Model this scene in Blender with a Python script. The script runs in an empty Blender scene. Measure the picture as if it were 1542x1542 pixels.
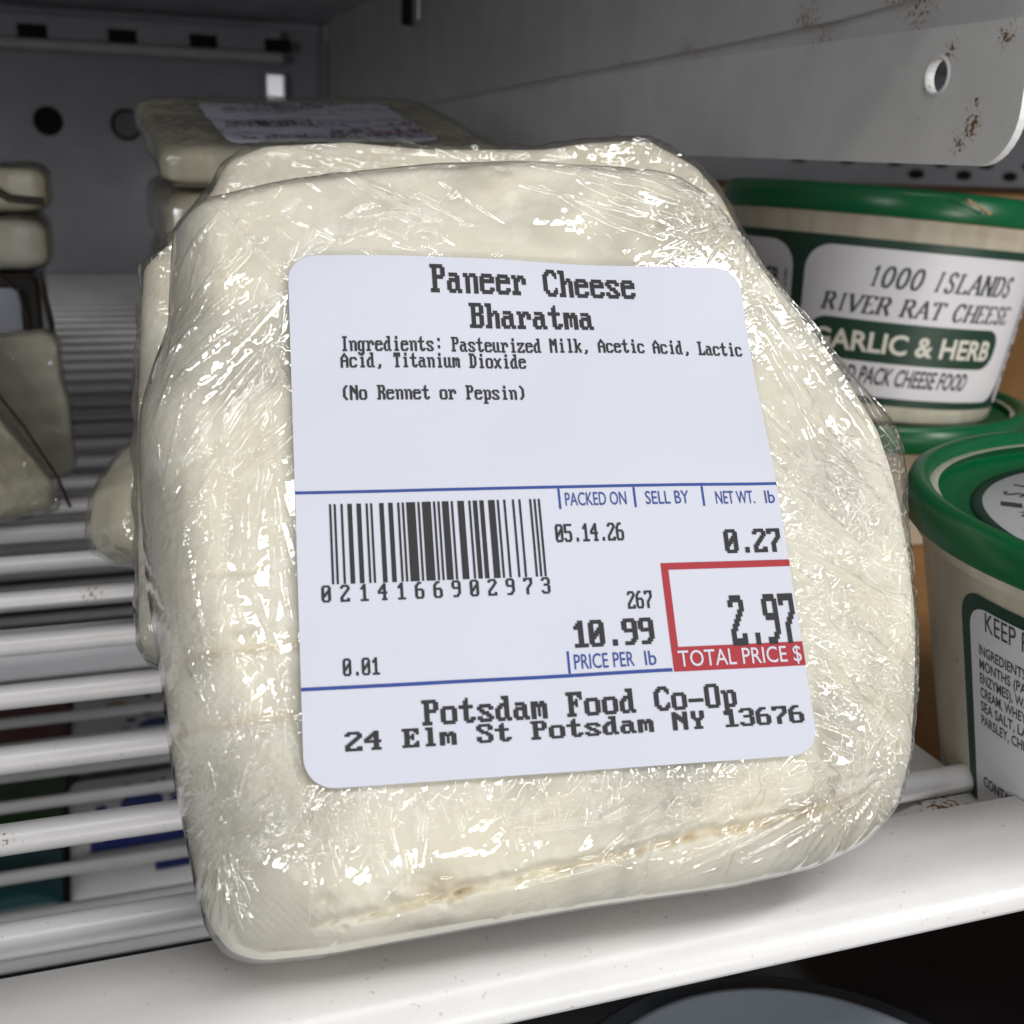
import bpy, bmesh, math, random
import numpy as np
from mathutils import Matrix, Vector

U = 0.001                      # everything below is written in millimetres
sc = bpy.context.scene
COL = sc.collection
rng = np.random.default_rng(7)
random.seed(7)

# ------------------------------------------------------------------ camera
RW = np.array([[0.94448424, -0.06765855, 0.32151491],
               [-0.3269950, -0.28886799, 0.89979417],
               [0.03199659, -0.95497519, -0.29495527]])   # world axes in (right, down, forward)
cam = bpy.data.cameras.new('camera')
camo = bpy.data.objects.new('camera', cam)
COL.objects.link(camo)
m = Matrix.Identity(4)
for i in range(3):
    m[i][0] = RW[i][0]; m[i][1] = -RW[i][1]; m[i][2] = -RW[i][2]
camo.matrix_world = m
cam.sensor_width = 36.0
cam.lens = 36.0 * 1763 / 1542
cam.clip_start = 0.01
cam.clip_end = 20
cam.dof.use_dof = True
cam.dof.focus_distance = 0.156
cam.dof.aperture_fstop = 42
sc.camera = camo

# ------------------------------------------------------------------ world, exposure
w = bpy.data.worlds.new('World'); sc.world = w; w.use_nodes = True
bg = w.node_tree.nodes['Background']
bg.inputs[0].default_value = (0.80, 0.88, 1.0, 1); bg.inputs[1].default_value = 0.15
vs = sc.view_settings
vs.view_transform = 'Standard'; vs.look = 'None'; vs.gamma = 1; vs.exposure = 0; vs.use_curve_mapping = False
sc.cycles.max_bounces = 12
sc.cycles.transparent_max_bounces = 24
sc.cycles.caustics_reflective = False

# ------------------------------------------------------------------ lamps
def area(name, loc, target, sx, sy, power, col):
    l = bpy.data.lights.new(name, 'AREA'); l.shape = 'RECTANGLE'; l.size = sx * U; l.size_y = sy * U
    l.energy = power; l.color = col
    o = bpy.data.objects.new(name, l); COL.objects.link(o)
    o.location = Vector(loc) * U
    d = (Vector(target) - Vector(loc)); o.rotation_euler = d.to_track_quat('-Z', 'Y').to_euler()
    return o
TG = (50, 120, -50)
area('shop_window', (620, -600, 40), TG, 170, 240, 2.8, (1.0, 0.985, 0.96))
area('doorway', (230, -850, -330), TG, 560, 80, 4.0, (1.0, 0.97, 0.93))
area('ceiling_tube', (140, -380, 680), TG, 900, 70, 4.7, (1.0, 0.985, 0.965))
area('side_window', (-520, -620, 92), (120, 260, 0), 170, 300, 2.0, (0.97, 0.98, 1.0))

# ------------------------------------------------------------------ helpers: materials
def pbsdf(name, col, rough=0.5, **kw):
    mt = bpy.data.materials.new(name); mt.use_nodes = True
    b = mt.node_tree.nodes['Principled BSDF']
    b.inputs['Base Color'].default_value = (*col, 1); b.inputs['Roughness'].default_value = rough
    for k, v in kw.items(): b.inputs[k.replace('_', ' ')].default_value = v
    return mt
class NT:
    def __init__(s, mt): s.t = mt.node_tree; s.n = s.t.nodes; s.l = s.t.links
    def new(s, typ, **kw):
        x = s.n.new(typ)
        for k, v in kw.items(): setattr(x, k, v)
        return x
    def val(s, inp, v):
        if hasattr(v, 'is_output'): s.l.new(v, inp)
        else: inp.default_value = v
    def coord(s, scale=1.0, kind='Object', stretch=(1, 1, 1)):
        tc = s.new('ShaderNodeTexCoord'); mp = s.new('ShaderNodeMapping')
        mp.inputs['Scale'].default_value = tuple(scale * q for q in stretch)
        s.l.new(tc.outputs[kind], mp.inputs[0]); return mp.outputs[0]
    def noise(s, vec, sc_=1.0, det=3, rough=.55, dist=0):
        x = s.new('ShaderNodeTexNoise'); s.l.new(vec, x.inputs['Vector'])
        x.inputs['Scale'].default_value = sc_; x.inputs['Detail'].default_value = det
        x.inputs['Roughness'].default_value = rough; x.inputs['Distortion'].default_value = dist
        return x.outputs['Fac']
    def ramp(s, fac, p0, p1, c0=(0, 0, 0, 1), c1=(1, 1, 1, 1)):
        x = s.new('ShaderNodeValToRGB'); s.l.new(fac, x.inputs[0])
        e = x.color_ramp.elements; e[0].position = p0; e[1].position = p1; e[0].color = c0; e[1].color = c1
        return x.outputs[0]
    def math(s, op, a, b=0.0, clamp=False):
        x = s.new('ShaderNodeMath', operation=op, use_clamp=clamp); s.val(x.inputs[0], a); s.val(x.inputs[1], b); return x.outputs[0]
    def mix(s, fac, a, b):
        x = s.new('ShaderNodeMix', data_type='RGBA'); s.val(x.inputs[0], fac); s.val(x.inputs[6], a); s.val(x.inputs[7], b); return x.outputs[2]
    def bump(s, h, strength=.3, dist=1.0):
        x = s.new('ShaderNodeBump'); s.l.new(h, x.inputs['Height']); x.inputs['Strength'].default_value = strength
        x.inputs['Distance'].default_value = dist * U; return x.outputs[0]

def painted(name, col, rough=.35, rust=(), rust_amt=.58, dirt=.16, bump=.05, spec=.5):
    """enamelled sheet metal: slight orange peel, smudges, rust only round given points (object space mm, radius mm)"""
    mt = pbsdf(name, col, rough); N = NT(mt); b = N.n['Principled BSDF']
    b.inputs['Specular IOR Level'].default_value = spec
    gp = N.new('ShaderNodeNewGeometry'); vm = N.new('ShaderNodeVectorMath', operation='SCALE'); N.l.new(gp.outputs['Position'], vm.inputs[0]); vm.inputs['Scale'].default_value = 1 / U; v = vm.outputs[0]
    sm = N.noise(v, .045, 4, .6)
    c = N.mix(N.ramp(sm, .35, .75), (*col, 1), (*[q * (1 - dirt) for q in col], 1))
    sp = N.ramp(N.noise(v, .9, 2, .5), .70, .74)
    c = N.mix(N.math('MULTIPLY', sp, .35), c, (.28, .24, .2, 1))
    if rust:
        tot = None
        for (x, y, z, r) in rust:
            d = N.new('ShaderNodeVectorMath', operation='DISTANCE'); N.l.new(v, d.inputs[0]); d.inputs[1].default_value = (x, y, z)
            k = N.math('SUBTRACT', 1.0, N.math('DIVIDE', d.outputs['Value'], r), True)
            tot = k if tot is None else N.math('MAXIMUM', tot, k)
        n1 = N.noise(v, 1.25, 5, .62)
        mk = N.math('ADD', n1, N.math('MULTIPLY', tot, .34))
        on = N.math('MULTIPLY', N.ramp(mk, rust_amt + .14, rust_amt + .18), N.math('GREATER_THAN', tot, 0.02))
        halo = N.math('MULTIPLY', N.ramp(mk, rust_amt + .06, rust_amt + .18), N.math('GREATER_THAN', tot, 0.02))
        c = N.mix(N.math('MULTIPLY', halo, .5), c, (.42, .27, .12, 1))
        rc = N.mix(N.noise(v, 1.7, 3), (.28, .13, .04, 1), (.05, .025, .012, 1))
        c = N.mix(on, c, rc)
    N.l.new(c, b.inputs['Base Color'])
    N.l.new(N.bump(N.noise(v, .8, 3, .6), bump, 1.0), b.inputs['Normal'])
    return mt

M = {}
M['wall'] = painted('wall paint', (.50, .50, .53), .38)
M['enamel'] = painted('white enamel', (.74, .73, .72), .33, bump=.045, dirt=.10)
M['wire'] = painted('wire enamel', (.70, .69, .69), .34, rust=[(40, 140, -98, 6), (-18, 163, -98, 4), (-6, 262, -98, 5)], rust_amt=.66)
M['bracket'] = painted('bracket enamel', (.80, .79, .78), .36,
    rust=[(150, 182, 7, 5.5), (150, 185, 4, 4.5), (150, 176, 21, 5), (150, 191, 20, 4), (150, 260, 19, 4), (150, 182, 11, 3), (150, 197, 14, 3), (150, 240, 24, 4)], rust_amt=.645)
M['arm'] = painted('arm enamel', (.68, .67, .67), .4,
    rust=[(150, 300, 25, 16), (150, 240, 27, 14), (150, 205, 29, 14), (152, 345, 23, 12), (155, 400, 22, 10)], rust_amt=.675)
M['plate'] = painted('side plate enamel', (.66, .65, .64), .4,
    rust=[(127, 137, -100, 9), (131, 134, -100, 6), (127, 160, -100, 7), (133, 140, -97, 6), (121, 150, -97, 5)], rust_amt=.60)
M['black'] = pbsdf('gloss black', (.010, .011, .016), .16)
M['ridge'] = pbsdf('black edge painted highlight', (.06, .06, .065), .35)  # lighter grey paints the highlight along the ledge ridge
M['dark'] = pbsdf('dark hole', (.004, .004, .005), .8)
M['reflgrey'] = pbsdf('blue grey reflection', (.30, .34, .39), .2)  # colour of the disc standing in for the ledge reflection
M['reflrim'] = pbsdf('dark reflection rim', (.03, .04, .055), .2)
M['ink'] = pbsdf('thermal ink', (.022, .021, .024), .7)
M['blue'] = pbsdf('blue ink', (.02, .055, .27), .6)
M['red'] = pbsdf('red ink', (.37, .018, .03), .6)
M['tubgreen'] = pbsdf('dark green print', (.010, .045, .026), .45)
M['cream'] = pbsdf('cream print', (.70, .68, .60), .5)
M['greyink'] = pbsdf('grey print', (.05, .05, .06), .5)

def paper_mat(name, col, rough=.55):
    mt = pbsdf(name, col, rough); N = NT(mt); b = N.n['Principled BSDF']; v = N.coord(1 / U)
    n = N.noise(v, 3.5, 3, .6)
    N.l.new(N.mix(n, (*[q * .95 for q in col], 1), (*col, 1)), b.inputs['Base Color'])
    N.l.new(N.bump(n, .10, .25), b.inputs['Normal']); return mt
M['paper'] = paper_mat('label paper', (.615, .63, .715))
M['tublabel'] = paper_mat('tub label paper', (.74, .73, .76), .4)
def cardboard_mat():
    mt = pbsdf('cardboard', (.36, .18, .06), .8); N = NT(mt); b = N.n['Principled BSDF']
    v = N.coord(1 / U, stretch=(1, 1, .15))
    N.l.new(N.mix(N.noise(v, .3, 4), (.27, .125, .04, 1), (.42, .22, .075, 1)), b.inputs['Base Color']); return mt
M['card'] = cardboard_mat()
def green_mat():
    mt = pbsdf('green polypropylene', (.0, .14, .05), .28); N = NT(mt); b = N.n['Principled BSDF']; v = N.coord(1 / U)
    N.l.new(N.mix(N.noise(v, .15, 4), (.0, .10, .03, 1), (.001, .14, .045, 1)), b.inputs['Base Color'])
    b.inputs['Subsurface Weight'].default_value = .15; b.inputs['Subsurface Radius'].default_value = (.0004, .0015, .0006)
    N.l.new(N.bump(N.noise(v, 1.2, 3), .04, .5), b.inputs['Normal']); return mt
M['green'] = green_mat()
def tub_mat():
    mt = pbsdf('milky tub', (.66, .61, .47), .3); N = NT(mt); b = N.n['Principled BSDF']
    v = N.coord(1 / U); vs_ = N.coord(1 / U, stretch=(1, 1, .35))
    c = N.mix(N.ramp(N.noise(vs_, .10, 4, .55, .8), .35, .7), (.61, .565, .44, 1), (.77, .725, .60, 1))
    herb = N.ramp(N.noise(v, .22, 2, .4), .71, .76)
    c = N.mix(N.math('MULTIPLY', herb, .55), c, (.16, .17, .10, 1))
    N.l.new(c, b.inputs['Base Color'])
    b.inputs['Subsurface Weight'].default_value = .2; b.inputs['Subsurface Radius'].default_value = (.003, .0025, .0015)
    return mt
M['tub'] = tub_mat()

def cheese_mat(name, tint=1.0, yellow=0.0):
    mt = pbsdf(name, (.8, .77, .66), .5); N = NT(mt); b = N.n['Principled BSDF']; v = N.coord(1 / U)
    big = N.noise(v, .07, 4, .6, .5); mid = N.noise(v, .22, 5, .6)
    c = N.mix(N.ramp(big, .3, .72), (.865 * tint, (.82 - .05 * yellow) * tint, (.675 - .15 * yellow) * tint, 1), (.90 * tint, .87 * tint, (.765 - .14 * yellow) * tint, 1))
    c = N.mix(N.math('MULTIPLY', N.ramp(mid, .55, .8), .18), c, (.92 * tint, .905 * tint, .84 * tint, 1))
    c = N.mix(N.math('MULTIPLY', N.ramp(mid, .42, .25), .2), c, (.62 * tint, .54 * tint, .36 * tint, 1))
    at = N.new('ShaderNodeAttribute', attribute_name='whey')
    c = N.mix(N.math('MULTIPLY', at.outputs['Fac'], .8), c, (.60 * tint, .44 * tint, .20 * tint, 1))
    N.l.new(c, b.inputs['Base Color'])
    b.inputs['Subsurface Weight'].default_value = .35
    b.inputs['Subsurface Radius'].default_value = (.0030, .0024, .0014); b.inputs['Subsurface Scale'].default_value = 1
    b.inputs['Specular IOR Level'].default_value = .3
    h = N.math('ADD', N.noise(v, 1.1, 5, .65), N.math('MULTIPLY', N.noise(v, .35, 3), .8))
    N.l.new(N.bump(h, .16, .5), b.inputs['Normal']); return mt
M['cheese'] = cheese_mat('paneer curd')
M['cheese_y'] = cheese_mat('yellowish curd', .88, .55)

def film_mat(name, base=.06, gain=1.0, rough=.07, fine=.35):
    """cling film: clear sheet, sharp reflections that grow at grazing angles, fine creasing"""
    mt = bpy.data.materials.new(name); mt.use_nodes = True; N = NT(mt); N.n.clear()
    out = N.new('ShaderNodeOutputMaterial'); mx = N.new('ShaderNodeMixShader')
    tr = N.new('ShaderNodeBsdfTransparent'); gl = N.new('ShaderNodeBsdfGlossy'); gl.inputs['Roughness'].default_value = rough
    tr.inputs[0].default_value = (.985, .985, .98, 1)
    v = N.coord(1 / U); vs1 = N.coord(1 / U, stretch=(1, .35, 1))
    nz = N.noise(vs1, .8, 4, .6, 1.2)
    rid = N.math('ABSOLUTE', N.math('SUBTRACT', nz, .5))
    nz2 = N.noise(v, 2.0, 2, .5, .5)
    h = N.math('ADD', N.math('MULTIPLY', rid, 2.0), N.math('MULTIPLY', nz2, .35))
    amt = N.ramp(N.noise(v, .10, 2), .42, .66)
    bp = N.new('ShaderNodeBump'); N.l.new(h, bp.inputs['Height']); bp.inputs['Distance'].default_value = .6 * U
    N.l.new(N.math('MULTIPLY', amt, fine), bp.inputs['Strength'])
    lw = N.new('ShaderNodeLayerWeight'); lw.inputs['Blend'].default_value = .5
    N.l.new(bp.outputs[0], lw.inputs['Normal']); N.l.new(bp.outputs[0], gl.inputs['Normal'])
    p = N.math('POWER', lw.outputs['Facing'], 4.0)
    lay = N.ramp(N.noise(N.coord(1 / U, stretch=(1, .7, 1)), .055, 2, .5, .6), .44, .58)      # where the sheet lies double
    bs = N.math('MULTIPLY', base, N.math('ADD', .62, N.math('MULTIPLY', lay, .95)))
    fac = N.math('ADD', N.math('MULTIPLY', p, .85 * gain), bs, True)
    N.l.new(fac, mx.inputs[0]); N.l.new(tr.outputs[0], mx.inputs[1]); N.l.new(gl.outputs[0], mx.inputs[2])
    N.l.new(mx.outputs[0], out.inputs[0]); return mt
M['film'] = film_mat('cling film', .155, 1.0, .03, .07)
M['film2'] = film_mat('cling film slack', .12, 1.1, .08, .35)

# ------------------------------------------------------------------ helpers: objects
def tag(o, label=None, cat=None, group=None, kind=None):
    if label: o['label'] = label
    if cat: o['category'] = cat
    if group: o['group'] = group
    if kind: o['kind'] = kind
    return o
def thing(name, label, cat, loc=(0, 0, 0), mat3=None, group=None):
    o = bpy.data.objects.new(name, None); COL.objects.link(o); o.empty_display_size = .01
    mw = Matrix.Identity(4)
    if mat3 is not None:
        for j, c in enumerate(mat3):
            for i in range(3): mw[i][j] = c[i]
    mw.translation = Vector(loc) * U
    o.matrix_world = mw
    return tag(o, label, cat, group)
def mesh(name, V, F, mats, parent=None, smooth=True, midx=None):
    V = np.asarray(V, np.float32) * U
    me = bpy.data.meshes.new(name)
    if isinstance(F, np.ndarray):
        n, k = F.shape
        me.vertices.add(len(V)); me.vertices.foreach_set('co', V.ravel())
        me.loops.add(n * k); me.loops.foreach_set('vertex_index', F.astype(np.int32).ravel())
        me.polygons.add(n); me.polygons.foreach_set('loop_start', np.arange(0, n * k, k, dtype=np.int32))
        me.polygons.foreach_set('loop_total', np.full(n, k, np.int32))
        me.update(calc_edges=True)
    else:
        me.from_pydata(V.tolist(), [], F)
    for q in (mats if isinstance(mats, (list, tuple)) else [mats]): me.materials.append(q)
    if midx is not None: me.polygons.foreach_set('material_index', np.asarray(midx, np.int32))
    me.polygons.foreach_set('use_smooth', np.full(len(me.polygons), smooth))
    me.validate(); me.update()
    o = bpy.data.objects.new(name, me); COL.objects.link(o)
    if parent is not None: o.parent = parent
    return o
def bm_obj(name, bm, mats, parent=None, smooth=False):
    me = bpy.data.meshes.new(name); bmesh.ops.scale(bm, vec=(U, U, U), verts=bm.verts)
    bmesh.ops.recalc_face_normals(bm, faces=bm.faces)
    bm.to_mesh(me); bm.free()
    for q in (mats if isinstance(mats, (list, tuple)) else [mats]): me.materials.append(q)
    me.polygons.foreach_set('use_smooth', np.full(len(me.polygons), smooth))
    o = bpy.data.objects.new(name, me); COL.objects.link(o)
    if parent is not None: o.parent = parent
    return o
def box_bm(bm, a, b, bev=0, seg=2):
    r = bmesh.ops.create_cube(bm, size=1)
    vs_ = r['verts']
    bmesh.ops.scale(bm, vec=[b[i] - a[i] for i in range(3)], verts=vs_)
    bmesh.ops.translate(bm, vec=[(a[i] + b[i]) / 2 for i in range(3)], verts=vs_)
    if bev:
        es = list({e for v in vs_ for e in v.link_edges})
        bmesh.ops.bevel(bm, geom=es, offset=bev, segments=seg, affect='EDGES', profile=.5)
def box(name, a, b, mat, parent=None, bev=0, seg=2):
    bm = bmesh.new(); box_bm(bm, a, b, bev, seg); return bm_obj(name, bm, mat, parent, smooth=False)
def gridfaces(nx, ny):
    i = np.arange(nx * ny).reshape(ny, nx)
    return np.stack([i[:-1, :-1], i[:-1, 1:], i[1:, 1:], i[1:, :-1]], -1).reshape(-1, 4)
def lathe(name, prof, mat, parent=None, seg=128, z0=0, smooth=True):
    p = np.array(prof, float); a = np.linspace(0, 2 * np.pi, seg, endpoint=False)
    V = np.stack([np.outer(p[:, 0], np.cos(a)), np.outer(p[:, 0], np.sin(a)), np.repeat(p[:, 1:2] + z0, seg, 1)], -1).reshape(-1, 3)
    i = np.arange(len(p) * seg).reshape(len(p), seg); j = np.roll(i, -1, 1)
    F = np.stack([i[:-1], j[:-1], j[1:], i[1:]], -1).reshape(-1, 4)
    return mesh(name, V, F, mat, parent, smooth)

# value noise in numpy
def vnoise(x, y, seed=0):
    xi = np.floor(x).astype(np.int64); yi = np.floor(y).astype(np.int64); fx = x - xi; fy = y - yi
    fx = fx * fx * (3 - 2 * fx); fy = fy * fy * (3 - 2 * fy)
    def h(a, b):
        n = (a * 374761393 + b * 668265263 + seed * 974634391) & 0x7fffffff
        n = ((n ^ (n >> 13)) * 1274126177) & 0x7fffffff
        return ((n ^ (n >> 16)) & 0xffff) / 65535.0
    return (h(xi, yi) * (1 - fx) + h(xi + 1, yi) * fx) * (1 - fy) + (h(xi, yi + 1) * (1 - fx) + h(xi + 1, yi + 1) * fx) * fy
def fbm(x, y, seed=0, o=4, g=.5):
    s = 0; a = 1; t = 0
    for k in range(o): s = s + a * vnoise(x * 2 ** k + 17.3 * k, y * 2 ** k + 5.1 * k, seed + k); t += a; a *= g
    return s / t
def ridged(x, y, seed=0, o=3):
    s = 0; a = 1; t = 0
    for k in range(o): s = s + a * (1 - np.abs(2 * vnoise(x * 2 ** k + 9.7 * k, y * 2 ** k, seed + k) - 1)) ** 2; t += a; a *= .5
    return s / t

# ------------------------------------------------------------------ rounded slab from a four-sided outline
def resample(pts, n=160, smooth=6):
    p = np.array(pts, float)
    d = np.r_[0, np.cumsum(np.hypot(*np.diff(p, axis=0).T))]; s = np.linspace(0, d[-1], n)
    q = np.stack([np.interp(s, d, p[:, 0]), np.interp(s, d, p[:, 1])], 1)
    return q
def make_outline(top, right, bottom, left, smooth=5):
    """top l->r, right t->b, bottom r->l, left b->t; returns dict of sampled sides in grid order"""
    T, R_, B, L_ = [resample(q) for q in (top, right, bottom, left)]
    loop = np.concatenate([T[:-1], R_[:-1], B[:-1], L_[:-1]])
    for _ in range(smooth): loop = (np.roll(loop, 1, 0) + 2 * loop + np.roll(loop, -1, 0)) / 4
    n = 159
    c = [loop[k * n:(k + 1) * n] for k in range(4)]
    T = np.vstack([c[0], c[1][:1]]); R_ = np.vstack([c[1], c[2][:1]]); B = np.vstack([c[2], c[3][:1]]); L_ = np.vstack([c[3], c[0][:1]])
    return dict(t=T, r=R_[::-1], b=B[::-1], l=L_)
def rect_outline(w, h, r=4, wob=0, seed=0):
    g = np.random.default_rng(seed); j = lambda: g.uniform(-wob, wob)
    a = r * .29
    def side(p0, p1, q0, q1): return [p0, q0, *[(q0[0] + (q1[0] - q0[0]) * k + j(), q0[1] + (q1[1] - q0[1]) * k + j()) for k in (.25, .5, .75)], q1, p1]
    tl, tr, br, bl = (a, h - a), (w - a, h - a), (w - a, a), (a, a)
    return make_outline(side(tl, tr, (r, h), (w - r, h)), side(tr, br, (w, h - r), (w, r)), side(br, bl, (w - r, 0), (r, 0)), side(bl, tl, (0, r), (0, h - r)), 4)
def warp_grid(out, n, edge=1.8):
    s = np.linspace(-1, 1, n); a = np.sign(s) * (1 - (1 - np.abs(s)) ** edge)
    A, B = np.meshgrid(a, a); r = np.maximum(np.abs(A), np.abs(B)); rs = np.where(r < 1e-9, 1, r)
    C = np.mean(np.vstack([out[k] for k in 'trbl']), 0)
    P = np.zeros((n, n, 2)); ang = np.zeros((n, n))
    kk = np.linspace(0, 1, 160)
    hor = np.abs(B) >= np.abs(A)
    for key, msk, par in (('t', hor & (B >= 0), A), ('b', hor & (B < 0), A), ('r', ~hor & (A >= 0), B), ('l', ~hor & (A < 0), B)):
        q = (par / rs + 1) / 2; side = out[key]
        for c in range(2): P[..., c][msk] = np.interp(q[msk], kk, side[:, c])
    uv = C + r[..., None] * (P - C)
    return uv[..., 0], uv[..., 1], r, A, B
def roll(r, r0, T):
    e = np.clip((r - r0) / (1 - r0), 0, 1); return -T * (1 - np.sqrt(np.clip(1 - e ** 2, 0, 1)))
def slab(name, out, T, n, mat, parent, off=(0, 0, 0), disp=None, r0=.82, grow=0.0, attr=None, backn=60, r0fn=None, split=.55, bsplit=None):
    bs = (1 - split) if bsplit is None else bsplit
    o2 = out
    if grow:
        C = np.mean(np.vstack([out[k] for k in 'trbl']), 0); o2 = {}
        for k in 'trbl':
            d = out[k] - C; L_ = np.hypot(d[:, 0], d[:, 1])[:, None]; g = grow(out[k]) if callable(grow) else grow
            o2[k] = out[k] + d / L_ * (g[:, None] if isinstance(g, np.ndarray) else g)
    u, v, r, A, B = warp_grid(o2, n)
    rr0 = r0 if r0fn is None else r0fn(u, v)
    z = roll(r, rr0, T * split)
    if disp is not None: z = z + disp(u, v, r)
    if bsplit is not None: z[r > 1 - 1e-9] = -T * (1 - bs)
    V1 = np.stack([u, v, z], -1).reshape(-1, 3); F1 = gridfaces(n, n)
    ub, vb, rb, _, _ = warp_grid(o2, backn)
    zb = -T - roll(rb, .85, T * bs)
    V2 = np.stack([ub, vb, zb], -1).reshape(-1, 3); F2 = gridfaces(backn, backn)[:, ::-1] + len(V1)
    V = np.vstack([V1, V2]) + np.array(off)
    ob = mesh(name, V, np.vstack([F1, F2]), mat, parent)
    if attr is not None:
        at = ob.data.attributes.new('whey', 'FLOAT', 'POINT')
        at.data.foreach_set('value', np.r_[attr(u, v).ravel(), np.zeros(len(V2))].astype(np.float32))
    return ob

# crease raster (mm space) ---------------------------------------------------
class Creases:
    def __init__(s, x0, x1, y0, y1, res=.1):
        s.x0, s.y0, s.res = x0, y0, res
        s.nx = int((x1 - x0) / res); s.ny = int((y1 - y0) / res); s.Z = np.zeros((s.ny, s.nx), np.float32)
    def line(s, x, y, ang, L_, amp, wd, bend=0):
        R_ = L_ * .55 + 2
        i0 = max(0, int((x - R_ - s.x0) / s.res)); i1 = min(s.nx, int((x + R_ - s.x0) / s.res))
        j0 = max(0, int((y - R_ - s.y0) / s.res)); j1 = min(s.ny, int((y + R_ - s.y0) / s.res))
        if i1 <= i0 or j1 <= j0: return
        X, Y = np.meshgrid(s.x0 + np.arange(i0, i1) * s.res - x, s.y0 + np.arange(j0, j1) * s.res - y)
        c, d = math.cos(ang), math.sin(ang); t = X * c + Y * d; q = -X * d + Y * c
        q = q - bend * (t ** 2 - L_ * L_ / 12) / max(L_, 1)
        tt = np.clip(1 - (2 * t / L_) ** 2, 0, 1); wl = wd * (.35 + .65 * tt)
        s.Z[j0:j1, i0:i1] += (amp * np.sqrt(tt) * tt * np.clip(1 - np.abs(q) / (2.2 * wl), 0, 1) ** 1.4).astype(np.float32)
    def scatter(s, g, n, box_, ang, asd, L_, amp, wd, bend=.25, dens=None):
        k = 0
        while k < n:
            x = g.uniform(box_[0], box_[1]); y = g.uniform(box_[2], box_[3])
            if dens is not None and g.uniform() > dens(x, y): k += .25; continue
            a = ang(x, y) if callable(ang) else ang
            s.line(x, y, math.radians(a + g.normal(0, asd)), g.uniform(*L_) , g.uniform(*amp) * (1 if g.uniform() > .12 else -.5), g.uniform(*wd), g.normal(0, bend)); k += 1
    def sample(s, u, v):
        fx = np.clip((u - s.x0) / s.res, 0, s.nx - 2.001); fy = np.clip((v - s.y0) / s.res, 0, s.ny - 2.001)
        i = fx.astype(int); j = fy.astype(int); a = fx - i; b = fy - j; Z = s.Z
        return (Z[j, i] * (1 - a) + Z[j, i + 1] * a) * (1 - b) + (Z[j + 1, i] * (1 - a) + Z[j + 1, i + 1] * a) * b

# ------------------------------------------------------------------ lettering
VGA = {'A':'10386CC6C6FEC6C6C6C6','B':'FC6666667C66666666FC','C':'3C66C2C0C0C0C0C2663C','D':'F86C6666666666666CF8',
'E':'FE6662687868606266FE','F':'FE6662687868606060F0','I':'3C18181818181818183C','L':'F06060606060606266FE','M':'C6EEFEFED6C6C6C6C6C6',
'N':'C6E6F6FEDECEC6C6C6C6','O':'7CC6C6C6C6C6C6C6C67C','P':'FC6666667C60606060F0','R':'FC6666667C6C666666E6','S':'7CC6C660380C06C6C67C',
'T':'7E7E5A1818181818183C','Y':'666666663C181818183C','a':'000000780C7CCCCCCC76','c':'0000007CC6C0C0C0C67C','d':'1C0C0C3C6CCCCCCCCC76',
'e':'0000007CC6FEC0C0C67C','g':'00000076CCCCCCCCCC7C0CCC78','h':'E060606C7666666666E6','i':'1818003818181818183C','k':'E06060666C78786C66E6',
'l':'3818181818181818183C','m':'000000ECFED6D6D6D6C6','n':'000000DC666666666666','o':'0000007CC6C6C6C6C67C','p':'000000DC66666666667C6060F0',
'r':'000000DC7666606060F0','s':'0000007CC660380CC67C','t':'103030FC30303030361C','u':'000000CCCCCCCCCCCC76','x':'000000C66C3838386CC6',
'z':'000000FECC183060C6FE','0':'7CC6C6CEDEF6E6C6C67C','1':'1838781818181818187E','2':'7CC6060C183060C0C6FE','3':'7CC606063C060606C67C',
'4':'0C1C3C6CCCFE0C0C0C1E','5':'FEC0C0C0FC060606C67C','6':'3860C0C0FCC6C6C6C67C','7':'FEC606060C1830303030','9':'7CC6C6C67E0606060C78',
',':'0000000000000000181830','.':'00000000000000001818','(':'0C18303030303030180C',')':'30180C0C0C0C0C0C1830','-':'000000000000FE','!':'',' ':'',':':'00181800000018180000'}
def pix_quads(text, u0, u1, base, cap, bold=1, vb=0):
    """dot-matrix text between u0 and u1 on a baseline; cap = height of capitals. returns list of (u0,v0,u1,v1) rectangles"""
    n = len(text); pit = (u1 - u0) / (n - .12)
    sub = 4; W = n * 8 * sub + 8; H_ = 14 * sub + 8; im = np.zeros((H_, W), bool)
    for k, ch in enumerate(text):
        rows = VGA[ch]
        for r in range(len(rows) // 2):
            b = int(rows[2 * r:2 * r + 2], 16)
            for c in range(8):
                if b >> (7 - c) & 1: im[r * sub + 4:(r + 1) * sub + 4, (k * 8 + c) * sub + 4:(k * 8 + c + 1) * sub + 4] = True
    src = im.copy()
    for d in range(1, bold + 1): im[:, d:] |= src[:, :-d]
    src = im.copy()
    for d in range(1, vb + 1): im[d:, :] |= src[:-d, :]
    # knock single stair corners in for a softened printed edge
    px = pit / (8 * sub); py = cap / (10 * sub); out = []; live = {}
    for y in range(H_ + 1):
        runs = set()
        if y < H_:
            row = np.r_[0, im[y].astype(np.int8), 0]; d = np.diff(row); st = np.where(d == 1)[0]; en = np.where(d == -1)[0]
            runs = set(zip(st.tolist(), en.tolist()))
        for rn in list(live):
            if rn not in runs:
                y0 = live.pop(rn); out.append((u0 + (rn[0] - 4) * px, base + cap - (y - 4) * py, u0 + (rn[1] - 4) * px, base + cap - (y0 - 4) * py))
        for rn in runs: live.setdefault(rn, y)
    return out
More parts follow.
